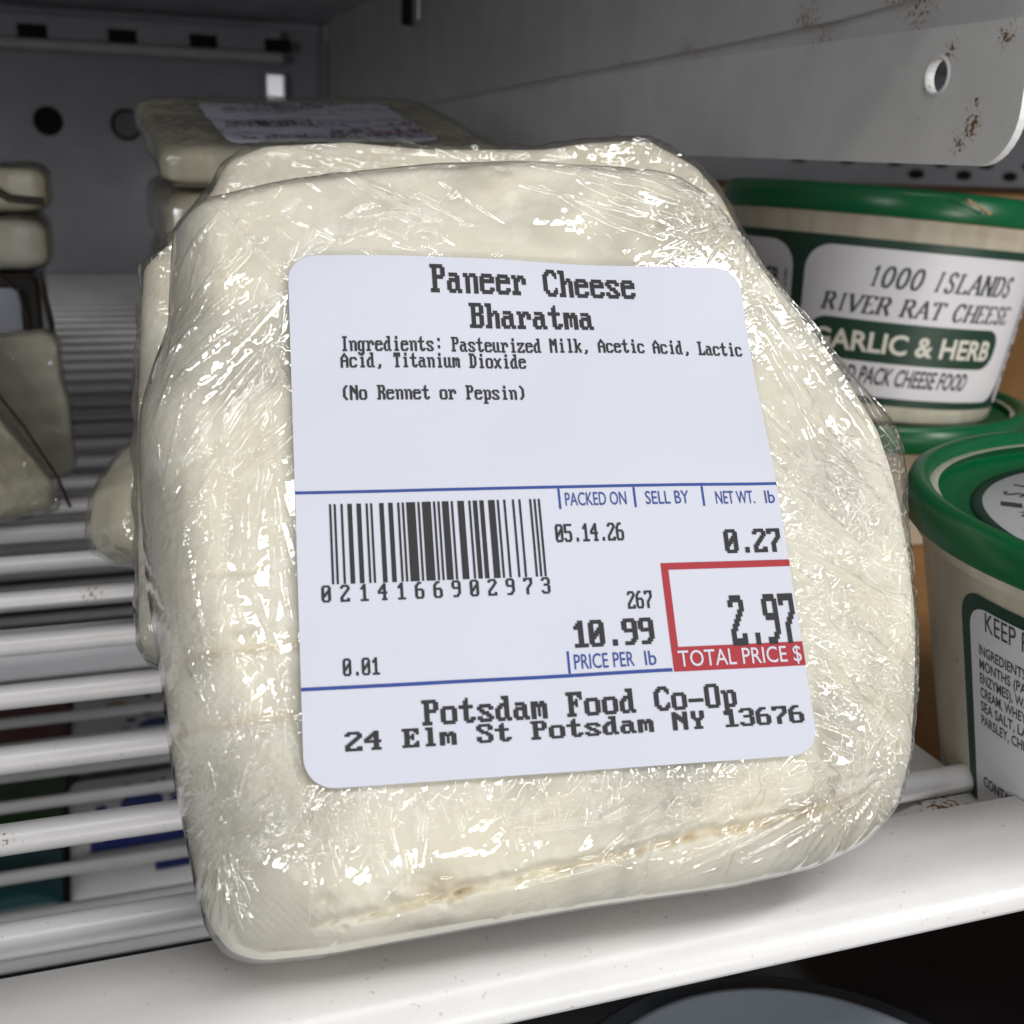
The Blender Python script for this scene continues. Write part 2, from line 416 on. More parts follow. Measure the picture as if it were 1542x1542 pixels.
def quads_to_mesh(rects, step=.8):
    V, F = [], []
    for (a, b, c, d) in rects:
        n = max(1, int(math.ceil((c - a) / step))); k = max(1, int(math.ceil((d - b) / step)))
        s = len(V)
        for j in range(k + 1):
            for i in range(n + 1): V.append((a + (c - a) * i / n, b + (d - b) * j / k))
        for j in range(k):
            for i in range(n): q = s + j * (n + 1) + i; F.append((q, q + 1, q + n + 2, q + n + 1))
    return np.array(V), F
def sans_text(text, u0, u1, base, h, bold=0.0, shear=0.0, seg=3):
    """built-in font as a flat mesh stretched to a box; h = capital height"""
    cu = bpy.data.curves.new('t', 'FONT'); cu.body = text; cu.offset = bold; cu.resolution_u = seg; cu.fill_mode = 'FRONT'
    ob = bpy.data.objects.new('t', cu); COL.objects.link(ob)
    dg = bpy.context.evaluated_depsgraph_get(); me = bpy.data.meshes.new_from_object(ob.evaluated_get(dg))
    V = np.array([v.co[:2] for v in me.vertices]); F = [tuple(p.vertices) for p in me.polygons]
    bpy.data.objects.remove(ob); bpy.data.curves.remove(cu); bpy.data.meshes.remove(me)
    x0, x1 = V[:, 0].min(), V[:, 0].max()
    CAPH = .70
    X = u0 + (V[:, 0] - x0) / (x1 - x0) * (u1 - u0); Y = base + V[:, 1] / CAPH * h
    X = X + shear * (Y - base)
    return np.stack([X, Y], 1), F
class Ink:
    def __init__(s): s.V = []; s.F = []; s.M = []; s.n = 0
    def add(s, VF, mi=0):
        V, F = VF; s.V.append(np.asarray(V, float)); s.F += [tuple(i + s.n for i in f) for f in F]; s.M += [mi] * len(F); s.n += len(V); return s
    def rect(s, a, b, c, d, mi=0, step=.8): return s.add(quads_to_mesh([(a, b, c, d)], step), mi)
    def build(s, name, fn, mats, parent):
        V = np.vstack(s.V); return mesh(name, fn(V), s.F, mats, parent, False, s.M)
# serif letters as broad-nib strokes
SERIF = {'1': [[(.5, 0), (.5, 1), (.2, .82)]], '0': 'O', 'I': [[(.5, 0), (.5, 1)]], 'L': [[(.2, 1), (.2, 0)], [(.2, .03), (.85, .03), (.9, .2)]],
 'A': [[(.05, 0), (.48, 1)], [(.48, 1), (.92, 0)], [(.25, .36), (.72, .36)]], 'N': [[(.12, 0), (.12, 1)], [(.12, 1), (.86, 0)], [(.86, 0), (.86, 1)]],
 'D': [[(.15, 0), (.15, 1)], [(.15, .98), (.5, .98), (.8, .82), (.9, .5), (.8, .18), (.5, .02), (.15, .02)]],
 'S': [[(.82, .8), (.72, .95), (.5, 1), (.26, .92), (.2, .74), (.34, .58), (.66, .44), (.82, .25), (.72, .07), (.46, 0), (.24, .06), (.15, .22)]],
 'R': [[(.15, 0), (.15, 1)], [(.15, .98), (.55, .98), (.74, .86), (.74, .64), (.55, .5), (.15, .5)], [(.5, .5), (.92, 0)]],
 'V': [[(.05, 1), (.48, 0)], [(.48, 0), (.92, 1)]], 'E': [[(.18, 0), (.18, 1)], [(.18, .98), (.82, .98), (.84, .82)], [(.18, .52), (.62, .52)], [(.18, .02), (.84, .02), (.88, .2)]],
 'T': [[(.5, 0), (.5, 1)], [(.06, .8), (.08, .97), (.92, .97), (.94, .8)]], 'C': [[(.86, .76), (.72, .96), (.5, 1), (.26, .88), (.12, .5), (.26, .12), (.5, 0), (.72, .05), (.88, .24)]],
 'H': [[(.14, 0), (.14, 1)], [(.86, 0), (.86, 1)], [(.14, .5), (.86, .5)]]}
SERIF['0'] = [[(.5 + .36 * math.cos(a), .5 + .5 * math.sin(a)) for a in np.linspace(0, 2 * math.pi, 21)]]
WID = {'I': .62, '1': .55, '0': .78, ' ': .5, 'S': .72, 'L': .8, 'E': .82}
def serif_text(text, u0, u1, base, h, shear=.2, pen=.13):
    V, F = [], []; x = 0
    def stroke(p, sx):
        p = np.array(p)
        for a, b in zip(p[:-1], p[1:]):
            d = (b - a) * np.array([.75, 1]); L_ = np.hypot(*d)
            if L_ < 1e-6: continue
            th = pen * (.32 + .68 * abs(d[1]) / L_) * (.75 if d[0] > 0 and d[1] > 0 and abs(d[0]) > .1 else 1)
            nrm = np.array([-d[1], d[0]]) / L_ * th / 2; ext = d / L_ * .012
            s = len(V)
            for q in (a - ext + nrm, a - ext - nrm, b + ext - nrm, b + ext + nrm): V.append((sx + q[0] * 1.0, q[1]))
            F.append((s, s + 1, s + 2, s + 3))
    for ch in text:
        wd = WID.get(ch, .9)
        if ch != ' ':
            k = len(V); segs = SERIF[ch]
            for p in segs:
                stroke(p, 0)
                if len(p) == 2 and p[0][0] == p[1][0] or ch in 'AV' or (ch == '1'):
                    for q in (p[0], p[-1]):
                        if q[1] in (0, 1) and not (ch == 'A' and q[1] == 1) and not (ch == 'V' and q[1] == 0) and not (ch == 'T' and q[1] == 1):
                            s = len(V); y = q[1]; y2 = .075 if y == 0 else .925
                            for xx, yy in ((q[0] - .22, y), (q[0] + .22, y), (q[0] + .22, y2), (q[0] - .22, y2)): V.append((xx, yy))
                            F.append((s, s + 1, s + 2, s + 3))
            for i in range(k, len(V)): V[i] = (x + V[i][0] * wd, V[i][1])
        x += wd + .1
    V = np.array(V); V[:, 0] = u0 + V[:, 0] / x * (u1 - u0) + shear * V[:, 1] * h; V[:, 1] = base + V[:, 1] * h
    return V, F

# price label print (label space: u 0..60 to the right, v 0..-65 downwards) ----
def upc_bars(d12, u0, u1):
    Lc = ['0001101', '0011001', '0010011', '0111101', '0100011', '0110001', '0101111', '0111011', '0110111', '0001011']
    s = '101' + ''.join(Lc[int(c)] for c in d12[:6]) + '01010' + ''.join(''.join('1' if q == '0' else '0' for q in Lc[int(c)]) for c in d12[6:]) + '101'
    k = (u1 - u0) / len(s); i = 0; out = []
    while i < len(s):
        if s[i] == '1':
            j = i
            while j < len(s) and s[j] == '1': j += 1
            out.append((u0 + i * k, u0 + j * k)); i = j
        else: i += 1
    return out
def label_inks():
    P = Ink()
    for tx, a, b, base, cap, bo, vb in (
        ('Paneer Cheese', 17.6, 44.8, -4.85, 3.75, 1, 2), ('Bharatma', 22.3, 38.5, -9.55, 3.25, 1, 2),
        ('Ingredients: Pasteurized Milk, Acetic Acid, Lactic', 6.0, 58.7, -12.95, 1.95, 1, 1),
        ('Acid, Titanium Dioxide', 5.95, 29.1, -15.15, 1.95, 1, 1), ('(No Rennet or Pepsin)', 5.8, 28.6, -19.45, 1.9, 1, 1),
        ('05.14.26', 30.5, 39.0, -38.2, 2.2, 1, 1), ('0.27', 51.8, 59.2, -40.1, 2.9, 2, 2), ('267', 38.55, 41.6, -46.65, 2.1, 1, 1),
        ('10.99', 31.35, 41.25, -50.9, 3.05, 2, 2), ('2.97', 51.1, 59.6, -51.45, 5.9, 1, 2), ('0.01', 4.65, 8.75, -52.95, 1.95, 1, 1),
        ('Potsdam Food Co-Op', 13.2, 50.5, -58.85, 2.7, 1, 2), ('24 Elm St Potsdam NY 13676', 4.55, 58.7, -61.2, 2.0, 1, 2)):
        P.add(quads_to_mesh(pix_quads(tx, a, b, base, cap, bo, vb)), 0)
    for tx, a, b, base, cap, bo in (('PACKED ON', 32.15, 39.85, -33.7, 1.7, .004), ('SELL BY', 42.3, 47.95, -33.72, 1.7, .004), ('NET WT.', 51.5, 56.7, -33.85, 1.7, .004),
        ('lb', 58.1, 59.4, -33.85, 1.7, .004), ('PRICE PER', 31.3, 38.5, -53.55, 1.75, .004), ('lb', 39.8, 41.2, -53.55, 1.75, .004)):
        P.add(sans_text(tx, a, b, base, cap, bo), 1)
    Bc = Ink(); digs = '0214166902973'
    for a, b in upc_bars('214166902973', 3.85, 29.0): Bc.rect(a, -42.35, b - .0, -32.75)
    for k, c in enumerate(digs):
        x = 2.6 + k * 2.135; Bc.add(quads_to_mesh(pix_quads(c, x, x + 1.05, -44.4, 1.95, 1, 1)), 0)
    Rl = Ink(); Rl.rect(0, -31.45, 60, -31.08); Rl.rect(0, -54.45, 43.0, -54.05)
    for x in (31.3, 40.8, 49.7): Rl.rect(x, -34.1, x + .28, -31.5)
    Rl.rect(30.5, -54.0, 30.78, -51.4)
    Bx = Ink(); Bx.rect(43.2, -42.1, 60, -41.25); Bx.rect(43.2, -51.55, 44.1, -42.12); Bx.rect(43.2, -54.5, 60, -51.57)
    Wt = Ink(); Wt.add(sans_text('TOTAL PRICE $', 43.9, 59.6, -53.95, 1.95, .004), 0)
    return P, Bc, Rl, Bx, Wt
INKS = label_inks()
def rounded_rect_outline(w, h, r):
    c = lambda cx, cy, a0, a1: [(cx + r * math.cos(math.radians(a)), cy + r * math.sin(math.radians(a))) for a in np.linspace(a0, a1, 9)]
    TL, TR, BR, BL = c(r, -r, 180, 90), c(w - r, -r, 90, 0), c(w - r, -h + r, 0, -90), c(r, -h + r, -90, -180)
    return make_outline(TL[4:] + TR[:5], TR[4:] + BR[:5], BR[4:] + BL[:5], BL[4:] + TL[:5], 0)
def price_label(parent, zf, scale=1.0, org=(0, 0), n=70, label=None):
    """paper label with its print, laid over a surface zf(u,v)"""
    out = rounded_rect_outline(60, 65.1, 3.4)
    u, v, r, _, _ = warp_grid(out, n, 1.0)
    def place(P, dz):
        dz = dz * 1.0
        P = np.asarray(P); a = org[0] + P[:, 0] * scale; b = org[1] + P[:, 1] * scale
        return np.stack([a, b, zf(a, b) + dz], 1)
    uv = np.stack([u, v], -1).reshape(-1, 2)
    top = place(uv, .12); bot = place(uv, -.1)
    k = len(top); i = np.arange(n * n).reshape(n, n)
    ring = np.r_[i[0, :-1], i[:-1, -1], i[-1, :0:-1], i[:0:-1, 0]]; q = len(ring)
    F = [tuple(f) for f in gridfaces(n, n)] + [(k + a, k + q + a, k + q + (a + 1) % q, k + (a + 1) % q) for a in range(q)]
    lb = mesh('price_label', np.vstack([top, top[ring], bot[ring]]), F, M['paper'], parent, True)
    P, Bc, Rl, Bx, Wt = INKS
    P.build('printed_text', lambda q: place(q, .20), [M['ink'], M['blue']], lb)
    Bc.build('barcode', lambda q: place(q, .20), [M['ink']], lb)
    Rl.build('ruled_lines', lambda q: place(q, .18), [M['blue']], lb)
    bx = Bx.build('price_box', lambda q: place(q, .18), [M['red']], lb)
    Wt.build('price_caption', lambda q: place(q, .24), [M['paper']], lb)
    return lb

# ------------------------------------------------------------------ large structure
tag(box('back_wall', (-520, 950, -420), (1000, 970, 420), M['wall']), 'grey back wall of the cooler with round dark holes', 'wall', kind='structure')
tag(box('side_wall', (-540, 60, -420), (-520, 970, 420), M['wall']), 'grey left side wall of the cooler', 'wall', kind='structure')
tag(box('side_panel', (1000, 60, -420), (1020, 970, 420), M['wall']), 'grey right side wall of the cooler', 'wall', kind='structure')
tag(box('cooler_floor', (-520, 190, -330), (1000, 950, -320), pbsdf('floor paint', (.05, .05, .055), .5)), 'dark floor of the cooler under the lower shelf', 'floor', kind='structure')
bw = bpy.data.objects['back_wall']
def disc(name, c, r, nrm, mat, parent, depth=1.5, rim=None, seg=40, sy=1.0):
    """shallow recessed hole: dark disc inside a raised lip, facing nrm"""
    q = Vector(nrm).to_track_quat('Z', 'Y').to_matrix()
    prof = [(0, .2), (r * .92, .2), (r * .92, depth), (r * 1.06, depth), (r * 1.14, 0)] if rim else [(0, depth), (r, depth), (r, 0)]
    a = np.linspace(0, 2 * np.pi, seg, endpoint=False); V = []
    for (rr, z) in prof:
        for t in a: V.append(np.array(q @ Vector((rr * math.cos(t), rr * sy * math.sin(t), z))) + np.array(c))
    F = []
    for k in range(len(prof) - 1):
        for i in range(seg): j = (i + 1) % seg; F.append((k * seg + i, k * seg + j, (k + 1) * seg + j, (k + 1) * seg + i))
    mi = [0 if (not rim or k < 1) else 1 for k in range(len(prof) - 1) for i in range(seg)]
    return mesh(name, V, F, [mat, rim or mat], parent, False, mi)
M['rimgrey'] = pbsdf('hole lip', (.20, .20, .215), .4)
disc('hole', (-25.5, 949.9, 9.5), 10.2, (0, -1, 0), M['dark'], bw, .6)
disc('hole', (28.5, 949.9, 9.0), 10.0, (0, -1, 0), M['rimgrey'], bw, 2.0, M['dark'])
for k in range(7): disc('hole', (600 + 51.5 * k, 949.9, 2 - .2 * k), 9, (0, -1, 0), M['dark'], bw, .6, sy=.45)
for k in range(3): disc('hole', (728 + 54 * k, 949.9, -9), 9, (0, -1, 0), M['dark'], bw, .6, sy=.5)

# upper shelf overhead: its underside closes the top of the picture
us = thing('upper_shelf', 'shelf overhead whose grey underside closes the top left of the picture', 'shelf', (0, 500, 84))
def pt(parent, a):
    l = parent.location / U; return tuple(a[i] - l[i] for i in range(3))
box('shelf_panel', pt(us, (-518, 168, 85)), pt(us, (176, 949, 90)), M['wall'], us)
box('shade_lip', pt(us, (-518, 158, 66)), pt(us, (146, 165, 90)), M['enamel'], us, 1.5)  # unseen lip, added to keep light off the rear
rr = box('rear_rail', pt(us, (-518, 925, 63)), pt(us, (139, 931, 79)), M['wall'], us, 1.2)
box('rail_lip', pt(us, (-518, 917, 55.5)), pt(us, (140, 931, 62.5)), M['arm'], us, 2.2, 3)
for x in (-30, 29, 84, 137): box('slot', pt(us, (x - 10, 923.5, 63.5)), pt(us, (x + 9, 927, 72)), M['dark'], rr, 0)
for o in us.children:
    for c in o.children: c.location = (0, 0, 0)
us2 = tag(box('neighbour_shelf', (186, 200, 78), (998, 949, 84), M['wall']), 'underside of the shelf over the green lidded tubs', 'shelf')

# polished plate added at the back wall, tilted to mirror the side window as a glint
mc = thing('glint_plate', 'small polished metal plate added to make the glint on the back wall above the rear pile', 'clip', (136, 938, 37))
cd = (-Vector((136, 938, 37))).normalized(); ld = (Vector((-520, -620, 92)) - Vector((136, 938, 37))).normalized()
mc.rotation_euler = (cd + ld).to_track_quat('-Y', 'Z').to_euler()
chrome = pbsdf('polished steel', (.75, .75, .78), .34, Metallic=1.0)
box('glint_face', (-8, -1.2, -13), (8, 1.2, 13), chrome, mc, 2.2, 4)
box('glint_stem', (-3, 1.2, -6), (3, 9, 6), chrome, mc, .5)

# corner post at the rear right with its slots
cp = thing('corner_post', 'slotted upright post in the rear right corner', 'post', (176, 930, -300))
box('post_body', pt(cp, (170, 920, -300)), pt(cp, (188, 948, 84.5)), M['wall'], cp, .8)
for z in (-60, -36, -12, 12, 36, 60): box('slot', pt(cp, (178, 919.2, z - 8)), pt(cp, (181.5, 921, z + 9)), M['dark'], cp)
box('slot', pt(cp, (171.5, 919.3, -120)), pt(cp, (174, 921, 72)), M['dark'], cp)

# bracket: lower flange plate with a hole, arm plate above it, folded strip between
sb = thing('shelf_bracket', 'white shelf bracket with a hole and rust flecks at its rounded front end', 'bracket', (150, 400, 0))
def plate_with_hole(name, outer, holes, x0, x1, mat, parent, xfn=lambda y: 0):
    bm = bmesh.new(); es = []
    for loop in [outer] + holes:
        vv = [bm.verts.new((x0, y, z)) for y, z in loop]
        for i in range(len(vv)): es.append(bm.edges.new((vv[i], vv[(i + 1) % len(vv)])))
    bmesh.ops.triangle_fill(bm, edges=es, use_beauty=True)
    r = bmesh.ops.extrude_face_region(bm, geom=bm.faces[:])
    for v in [g for g in r['geom'] if isinstance(g, bmesh.types.BMVert)]: v.co.x = x1
    l = parent.location / U
    for v in bm.verts: v.co.x += xfn(v.co.y) - l.x; v.co.y -= l.y; v.co.z -= l.z
    return bm_obj(name, bm, mat, parent)
slant = lambda y: (y - 175) * .033
arc = lambda cy, cz, r, a0, a1, n=10: [(cy + r * math.cos(math.radians(a)), cz + r * math.sin(math.radians(a))) for a in np.linspace(a0, a1, n)]
outer = [(930, .5), (500, .2), (300, .2)] + arc(179.5, 9.5, 9.5, 270, 180, 10) + [(170, 24.2), (200, 24.4), (301, 24.6), (500, 21.5), (930, 14)]
hole = arc(194, 15.8, 3.1, 0, 352, 24)
plate_with_hole('flange_plate', outer, [hole], 150.0, 151.6, M['bracket'], sb, slant)
arm = [(930, 15), (500, 23.2), (301, 26.6), (230, 28.2), (169, 31.8), (169, 84), (930, 84)]
plate_with_hole('arm_plate', arm, [[(618, 62), (622, 62), (622, 72), (618, 72)]], 147.8, 149.2, M['arm'], sb, slant)
fold = [(930, 14), (500, 21), (301, 24), (170, 24), (169, 34), (301, 28.5), (500, 25), (930, 18)]
plate_with_hole('fold_strip', fold, [], 152.0, 153.2, M['arm'], sb, slant)
tr = bmesh.new()
bmesh.ops.create_circle(tr, segments=8, radius=.55)
tr.free()
def torus(name, c, R_, r, mat, parent, ax=(0, 1, 2), n=32, k=8, sy=1.0):
    V, F = [], []
    for i in range(n):
        a = 2 * math.pi * i / n
        for j in range(k):
            b = 2 * math.pi * j / k; p = [0, 0, 0]
            p[ax[0]] = (R_ + r * math.cos(b)) * math.cos(a); p[ax[1]] = (R_ + r * math.cos(b)) * math.sin(a) * sy; p[ax[2]] = r * math.sin(b)
            V.append([p[q] + c[q] for q in range(3)])
    for i in range(n):
        for j in range(k): F.append((i * k + j, ((i + 1) % n) * k + j, ((i + 1) % n) * k + (j + 1) % k, i * k + (j + 1) % k))
    return mesh(name, V, F, mat, parent)
torus('hole_rim', pt(sb, (150.0 + slant(194), 194, 15.8)), 3.3, .4, M['enamel'], sb, (1, 2, 0))
box('hook', pt(sb, (152.5, 614, 58)), pt(sb, (158, 616.5, 82)), M['dark'], sb, .8)

# ------------------------------------------------------------------ wire shelves
def bar(name, x0, x1, y, z, r, mat, parent, n=14):
    a = np.linspace(0, 2 * np.pi, n, endpoint=False); xs = [x0, x0 + .7, x0 + .7 + .01, *np.linspace(x0 + 2, x1 - 2, 6), x1 - .7, x1]; rs = [r * .6, r, r] + [r] * 6 + [r, r * .6]
    V = []; 
    for x, q in zip(xs, rs):
        for t in a: V.append((x, y + q * math.cos(t), z + q * math.sin(t)))
    F = []
    for k in range(len(xs) - 1):
        for i in range(n): j = (i + 1) % n; F.append((k * n + i, (k + 1) * n + i, (k + 1) * n + j, k * n + j))
    F.append(tuple(range(n))[::1]); F.append(tuple(range((len(xs) - 1) * n, len(xs) * n))[::-1])
    return mesh(name, V, F, mat, parent)
ws = thing('wire_shelf', 'white wire shelf with a wide front rail carrying the wrapped cheeses', 'shelf', (0, 500, -97))
p0 = None
for k in range(33):
    y = 141.0 + 24.72 * k
    if p0 is None:
        p0 = bar('wire', -515, 135.6, 0, 0, 2.35, M['wire'], ws); p0.location = (0, (y - 500) * U, -2.4 * U)
    else:
        c = p0.copy(); COL.objects.link(c); c.parent = ws; c.location = (0, (y - 500) * U, -2.4 * U)
# front rail: flat top, rounded front
prof = [(127.0, -102.2), (128.3, -101.6), (128.3, -95.6), (127.7, -95.0), (121, -95.0), (117.5, -95.15), (115, -95.6), (113, -96.4), (111.6, -97.6), (110.7, -99.2), (110.3, -101.0), (110.6, -101.8), (112, -102.2), (127, -102.2)]
xs = np.linspace(-515, 131.8, 120); V = []
for x in xs:
    wv = .18 * math.sin(x * .021) 
    for (y, z) in prof: V.append((x, y - 500, z + 97 + wv * .2))
F = gridfaces(len(prof), len(xs)).tolist()
fr = mesh('front_rail', V, F, M['enamel'], ws); fr['label'] = 'wide white front rail of the wire shelf'
# side plate with a folded flange
V = []; prof = [(117.8, -110), (118.6, -107), (124.6, -102.4), (125.6, -101.9), (136.4, -101.9), (136.6, -104)]
for y in np.linspace(129, 948, 40):
    for (x, z) in prof: V.append((x, y - 500, z + 97))
mesh('side_plate', V, gridfaces(len(prof), 40).tolist(), M['plate'], ws, False)
box('cross_beam', pt(ws, (-515, 250, -112)), pt(ws, (117, 256, -102)), M['wall'], ws, 1)
lw = thing('lower_wire_shelf', 'second wire shelf seen below through the gaps of the first', 'shelf', (0, 500, -250))
p1 = None
for k in range(30):
    y = 222 + 24.72 * k
    if p1 is None: p1 = bar('wire', -515, 135, 0, 0, 2.35, M['wire'], lw); p1.location = (0, (y - 500) * U, -2.4 * U)
    else: c = p1.copy(); COL.objects.link(c); c.parent = lw; c.location = (0, (y - 500) * U, -2.4 * U)
# black glossy ledge under the rail and a round disc on it that stands in for a reflection
bl = thing('black_ledge', 'glossy black ledge under the white front rail', 'ledge', (0, 140, -151))
box('ledge_top', pt(bl, (-515, 96, -160)), pt(bl, (420, 188, -151)), M['black'], bl, 2.5, 3)
box('ridge', pt(bl, (-515, 170, -150.8)), pt(bl, (420, 173, -149.2)), M['ridge'], bl, .6)
gl = thing('reflection_disc', 'blue grey round disc with a dark rim standing in for a reflection on the black ledge', 'lid', (96, 119, -151))
lathe('reflection_plate', [(0, 3.4), (36, 3.2), (37, 3.8), (38, 3.8), (38.5, 3.2)], M['reflgrey'], gl)
lathe('reflection_rim', [(38.4, 3.1), (39.5, 2.6), (42, 2.6), (43.5, 2), (44, 0.1)], M['reflrim'], gl)

# ------------------------------------------------------------------ the wrapped cheese in front
FT = np.array([22.774, 150.595, -14.326]); LX = np.array([.991038, -.133514, -.004118]); LY = np.array([.081393, .579143, .811153]); LN = np.array([-.105915, -.804218, .584820])
def fworld(u, v, z): return FT + LX * u + LY * v + LN * z
base_uvz = (32, -81, -14)
cp1 = thing('cheese_package', 'large wrapped white cheese in front with the printed price label, leaning on the shelf rail', 'cheese', fworld(*base_uvz), (LX, LY, LN))
OFF = (-base_uvz[0], -base_uvz[1], -base_uvz[2])
OUT1 = make_outline(
    [(-15.2, 6.5), (-15.0, 9.4), (-12.8, 12.2), (-0.6, 15.0), (9.6, 17.0), (20.2, 18.6), (32.1, 19.4), (46.3, 19.2), (54.5, 17.6), (58.5, 15.3), (61.0, 12.5)],
    [(61.0, 12.5), (64.3, 7.6), (69, .8), (74.2, -7.0), (77.8, -15.2), (80.4, -22.1), (81.4, -30.2), (81.3, -40.8), (80.6, -51.0), (79.6, -60.0), (78.2, -66.0)],
    [(78.2, -66.0), (75.4, -71.5), (70.4, -75.6), (63.1, -77.9), (51.4, -79.4), (34.4, -80.1), (18.2, -81.3), (2.8, -82.6), (-5.6, -82.6), (-8.8, -81.4), (-10.9, -78.4)],
    [(-10.9, -78.4), (-12.1, -75.4), (-13.5, -68.1), (-15.1, -59.7), (-16.3, -49.4), (-18.0, -37.9), (-18.7, -29.3), (-19.2, -20.5), (-19.0, -15.0), (-17.6, -9.4), (-15.6, -3.7), (-15.4, 2.2), (-15.2, 6.5)], 6)
T1 = 25.0
def gauss(u, v, a, b, su, sv): return np.exp(-((u - a) / su) ** 2 - ((v - b) / sv) ** 2)
def relief(u, v):
    return 1.0 * gauss(u, v, 14, 1, 15, 11) - .5 * gauss(u, v, 40, 3, 9, 9) - 1.3 * gauss(u, v, 60, -12, 12, 14) + .5 * gauss(u, v, 30, -34, 30, 16) - .4 * gauss(u, v, 56, -60, 12, 12)
def r0fn(u, v):
    b = 1 / (1 + np.exp(-(-v - 58) / 4.0))       # bottom bevel is deep
    l = 1 / (1 + np.exp((u + 4) / 4.0))
    t = 1 / (1 + np.exp(-(v - 6) / 3.0)); rt = 1 / (1 + np.exp(-(u - 66) / 4.0))
    return .895 - .21 * b - .10 * l * (1 - t) * (1 - .6 * b) + .02 * t - .01 * rt
def crackline(u, v):
    """a seam in the curd along the lower bevel"""
    y = -79.4 + (u + 2) * .135 + 1.1 * (fbm(u * .25, u * 0 + 3, 5) - .5) + .7 * (fbm(u * .9, u * 0 + 1, 8) - .5)
    d = v - y; on = np.clip((u + 0) / 3, 0, 1) * np.clip((66 - u) / 8, 0, 1)
    return d, on
def under(u, v): return np.clip(1 - np.maximum.reduce([-u, u - 60, v, -65 - v]) / 11, 0, 1)
def body(u, v, r):
    k = under(u, v); return (vnoise(u * .07, v * .07, 3) - .5) * .5 + (1 - k * k * (3 - 2 * k)) * (fbm(u * .12, v * .12, 3) - .55) * 1.5 * np.clip((1 - r) / .2, 0, 1)
def cheese_disp(u, v, r):
    inner = np.clip((1 - r) / .04, 0, 1)
    z = relief(u, v) + body(u, v, r)
    z += (fbm(u * .9, v * .9, 21, 4, .6) - .5) * .22 * inner
    d, on = crackline(u, v)
    jag = .3 + 1.1 * fbm(u * 1.1, v * 1.1, 61)
    z += (-1.5 * np.exp(-(d / .55) ** 2) + .5 * np.exp(-((d - 1.1) / .8) ** 2)) * on * jag * inner
    # pits
    for (a, b, s, dep) in ((9, -77.2, 1.2, 1.3), (13, -76.2, 2.2, 1.4), (2, -76.6, .9, .9), (17, -76.5, 1.0, 1.2), (4.0, -79.6, .5, .6), (22, 16, 2, .7), (48, 12, 1.6, .7), (58, 9, 2.2, 1.0), (50, 8, 1.2, .8), (29, 15, 1.3, .7), (-13, -50, 1.6, .9), (-6, -46, 2.0, .8)):
        z -= dep * gauss(u, v, a, b, s, s * .7) * (.5 + fbm(u * 1.3, v * 1.3, 40))
    # cloth weave imprint
    wv = np.sin(u * 2 * np.pi / 1.05) * np.sin(v * 2 * np.pi / 1.05)
    wm = gauss(u, v, 36, 17, 11, 5) + gauss(u, v, -9, -45, 6, 22) + .8 * gauss(u, v, 0, -78, 10, 3)
    z += .10 * wv * np.clip(wm, 0, 1) * inner
    # horizontal bedding on the left flank
    z -= .5 * gauss(u, v, -8, -49, 10, .6) + .45 * gauss(u, v, -8, -57, 9, .5) + .4 * gauss(u, v, -8, -40, 8, .5)
    return z
def cheese_whey(u, v):
    d, on = crackline(u, v)
    a = on * np.exp(-(d / .55) ** 2) * np.clip((u - 24) / 14, .12, 1) * .55 * np.clip(2.2 * fbm(u * .7, v * .9, 51) - .5, .1, 1)
    a += .5 * gauss(u, v, -8, -49, 10, .7) * fbm(u * .6, v * .6, 4) + .55 * gauss(u, v, -6, -57, 9, .6) * fbm(u * .6, v * .6, 6)
    a += .35 * gauss(u, v, 15, -76, 3, 1.6) + .30 * gauss(u, v, 26, 15, 8, 5) * fbm(u * .5, v * .5, 9) + .25 * gauss(u, v, 54, 8, 7, 5) * fbm(u * .5, v * .5, 11)
    a += .5 * gauss(u, v, 62, -72, 8, 3) * fbm(u * .3, v * .4, 15)
    return np.clip(a, 0, 1)
cb = slab('cheese_block', OUT1, T1, 420, M['cheese'], cp1, OFF, cheese_disp, grow=-.35, attr=cheese_whey, r0fn=r0fn)
# the film
g = np.random.default_rng(11)
CR = Creases(-30, 100, -95, 40)
W_ = (.07, .19)
clear = lambda x, y: 1.0 if fbm(np.array(x * .075), np.array(y * .075), 91, 2) > .47 else .12     # patches where the film lies smooth
def fan(x, y, a0, a1, n, L_, amp, wd, start=1.0):
    """folds running out of a gather"""
    for k in range(n):
        a = math.radians(g.uniform(a0, a1)); l = g.uniform(*L_); d = start + l / 2
        CR.line(x + d * math.cos(a), y + d * math.sin(a), a + g.normal(0, .05), l, g.uniform(*amp), g.uniform(*wd), g.normal(0, .12))
# left flank
CR.scatter(g, 150, (-19, 1, -62, 6), 78, 30, (1.5, 6), (.15, .55), W_, .3, clear)
CR.scatter(g, 34, (-18, 1, -62, -18), 99, 7, (8, 22), (.25, .55), (.14, .26), .12)
CR.scatter(g, 26, (-17, 1, -28, 2), 52, 9, (6, 20), (.3, .8), (.18, .4), .12)
for k in range(9): CR.line(-8 + k * .55, -20 + k * .22, math.radians(52 + k * 1.3), 20 - k * .6, .75, .2, .05)
fan(-3, -11, -80, -20, 7, (3, 8), (.4, .8), (.15, .3)); fan(-14, -6, 200, 290, 9, (4, 10), (.3, .6), (.15, .3))
fan(-12, -46, -75, -15, 10, (3, 9), (.2, .5), W_)
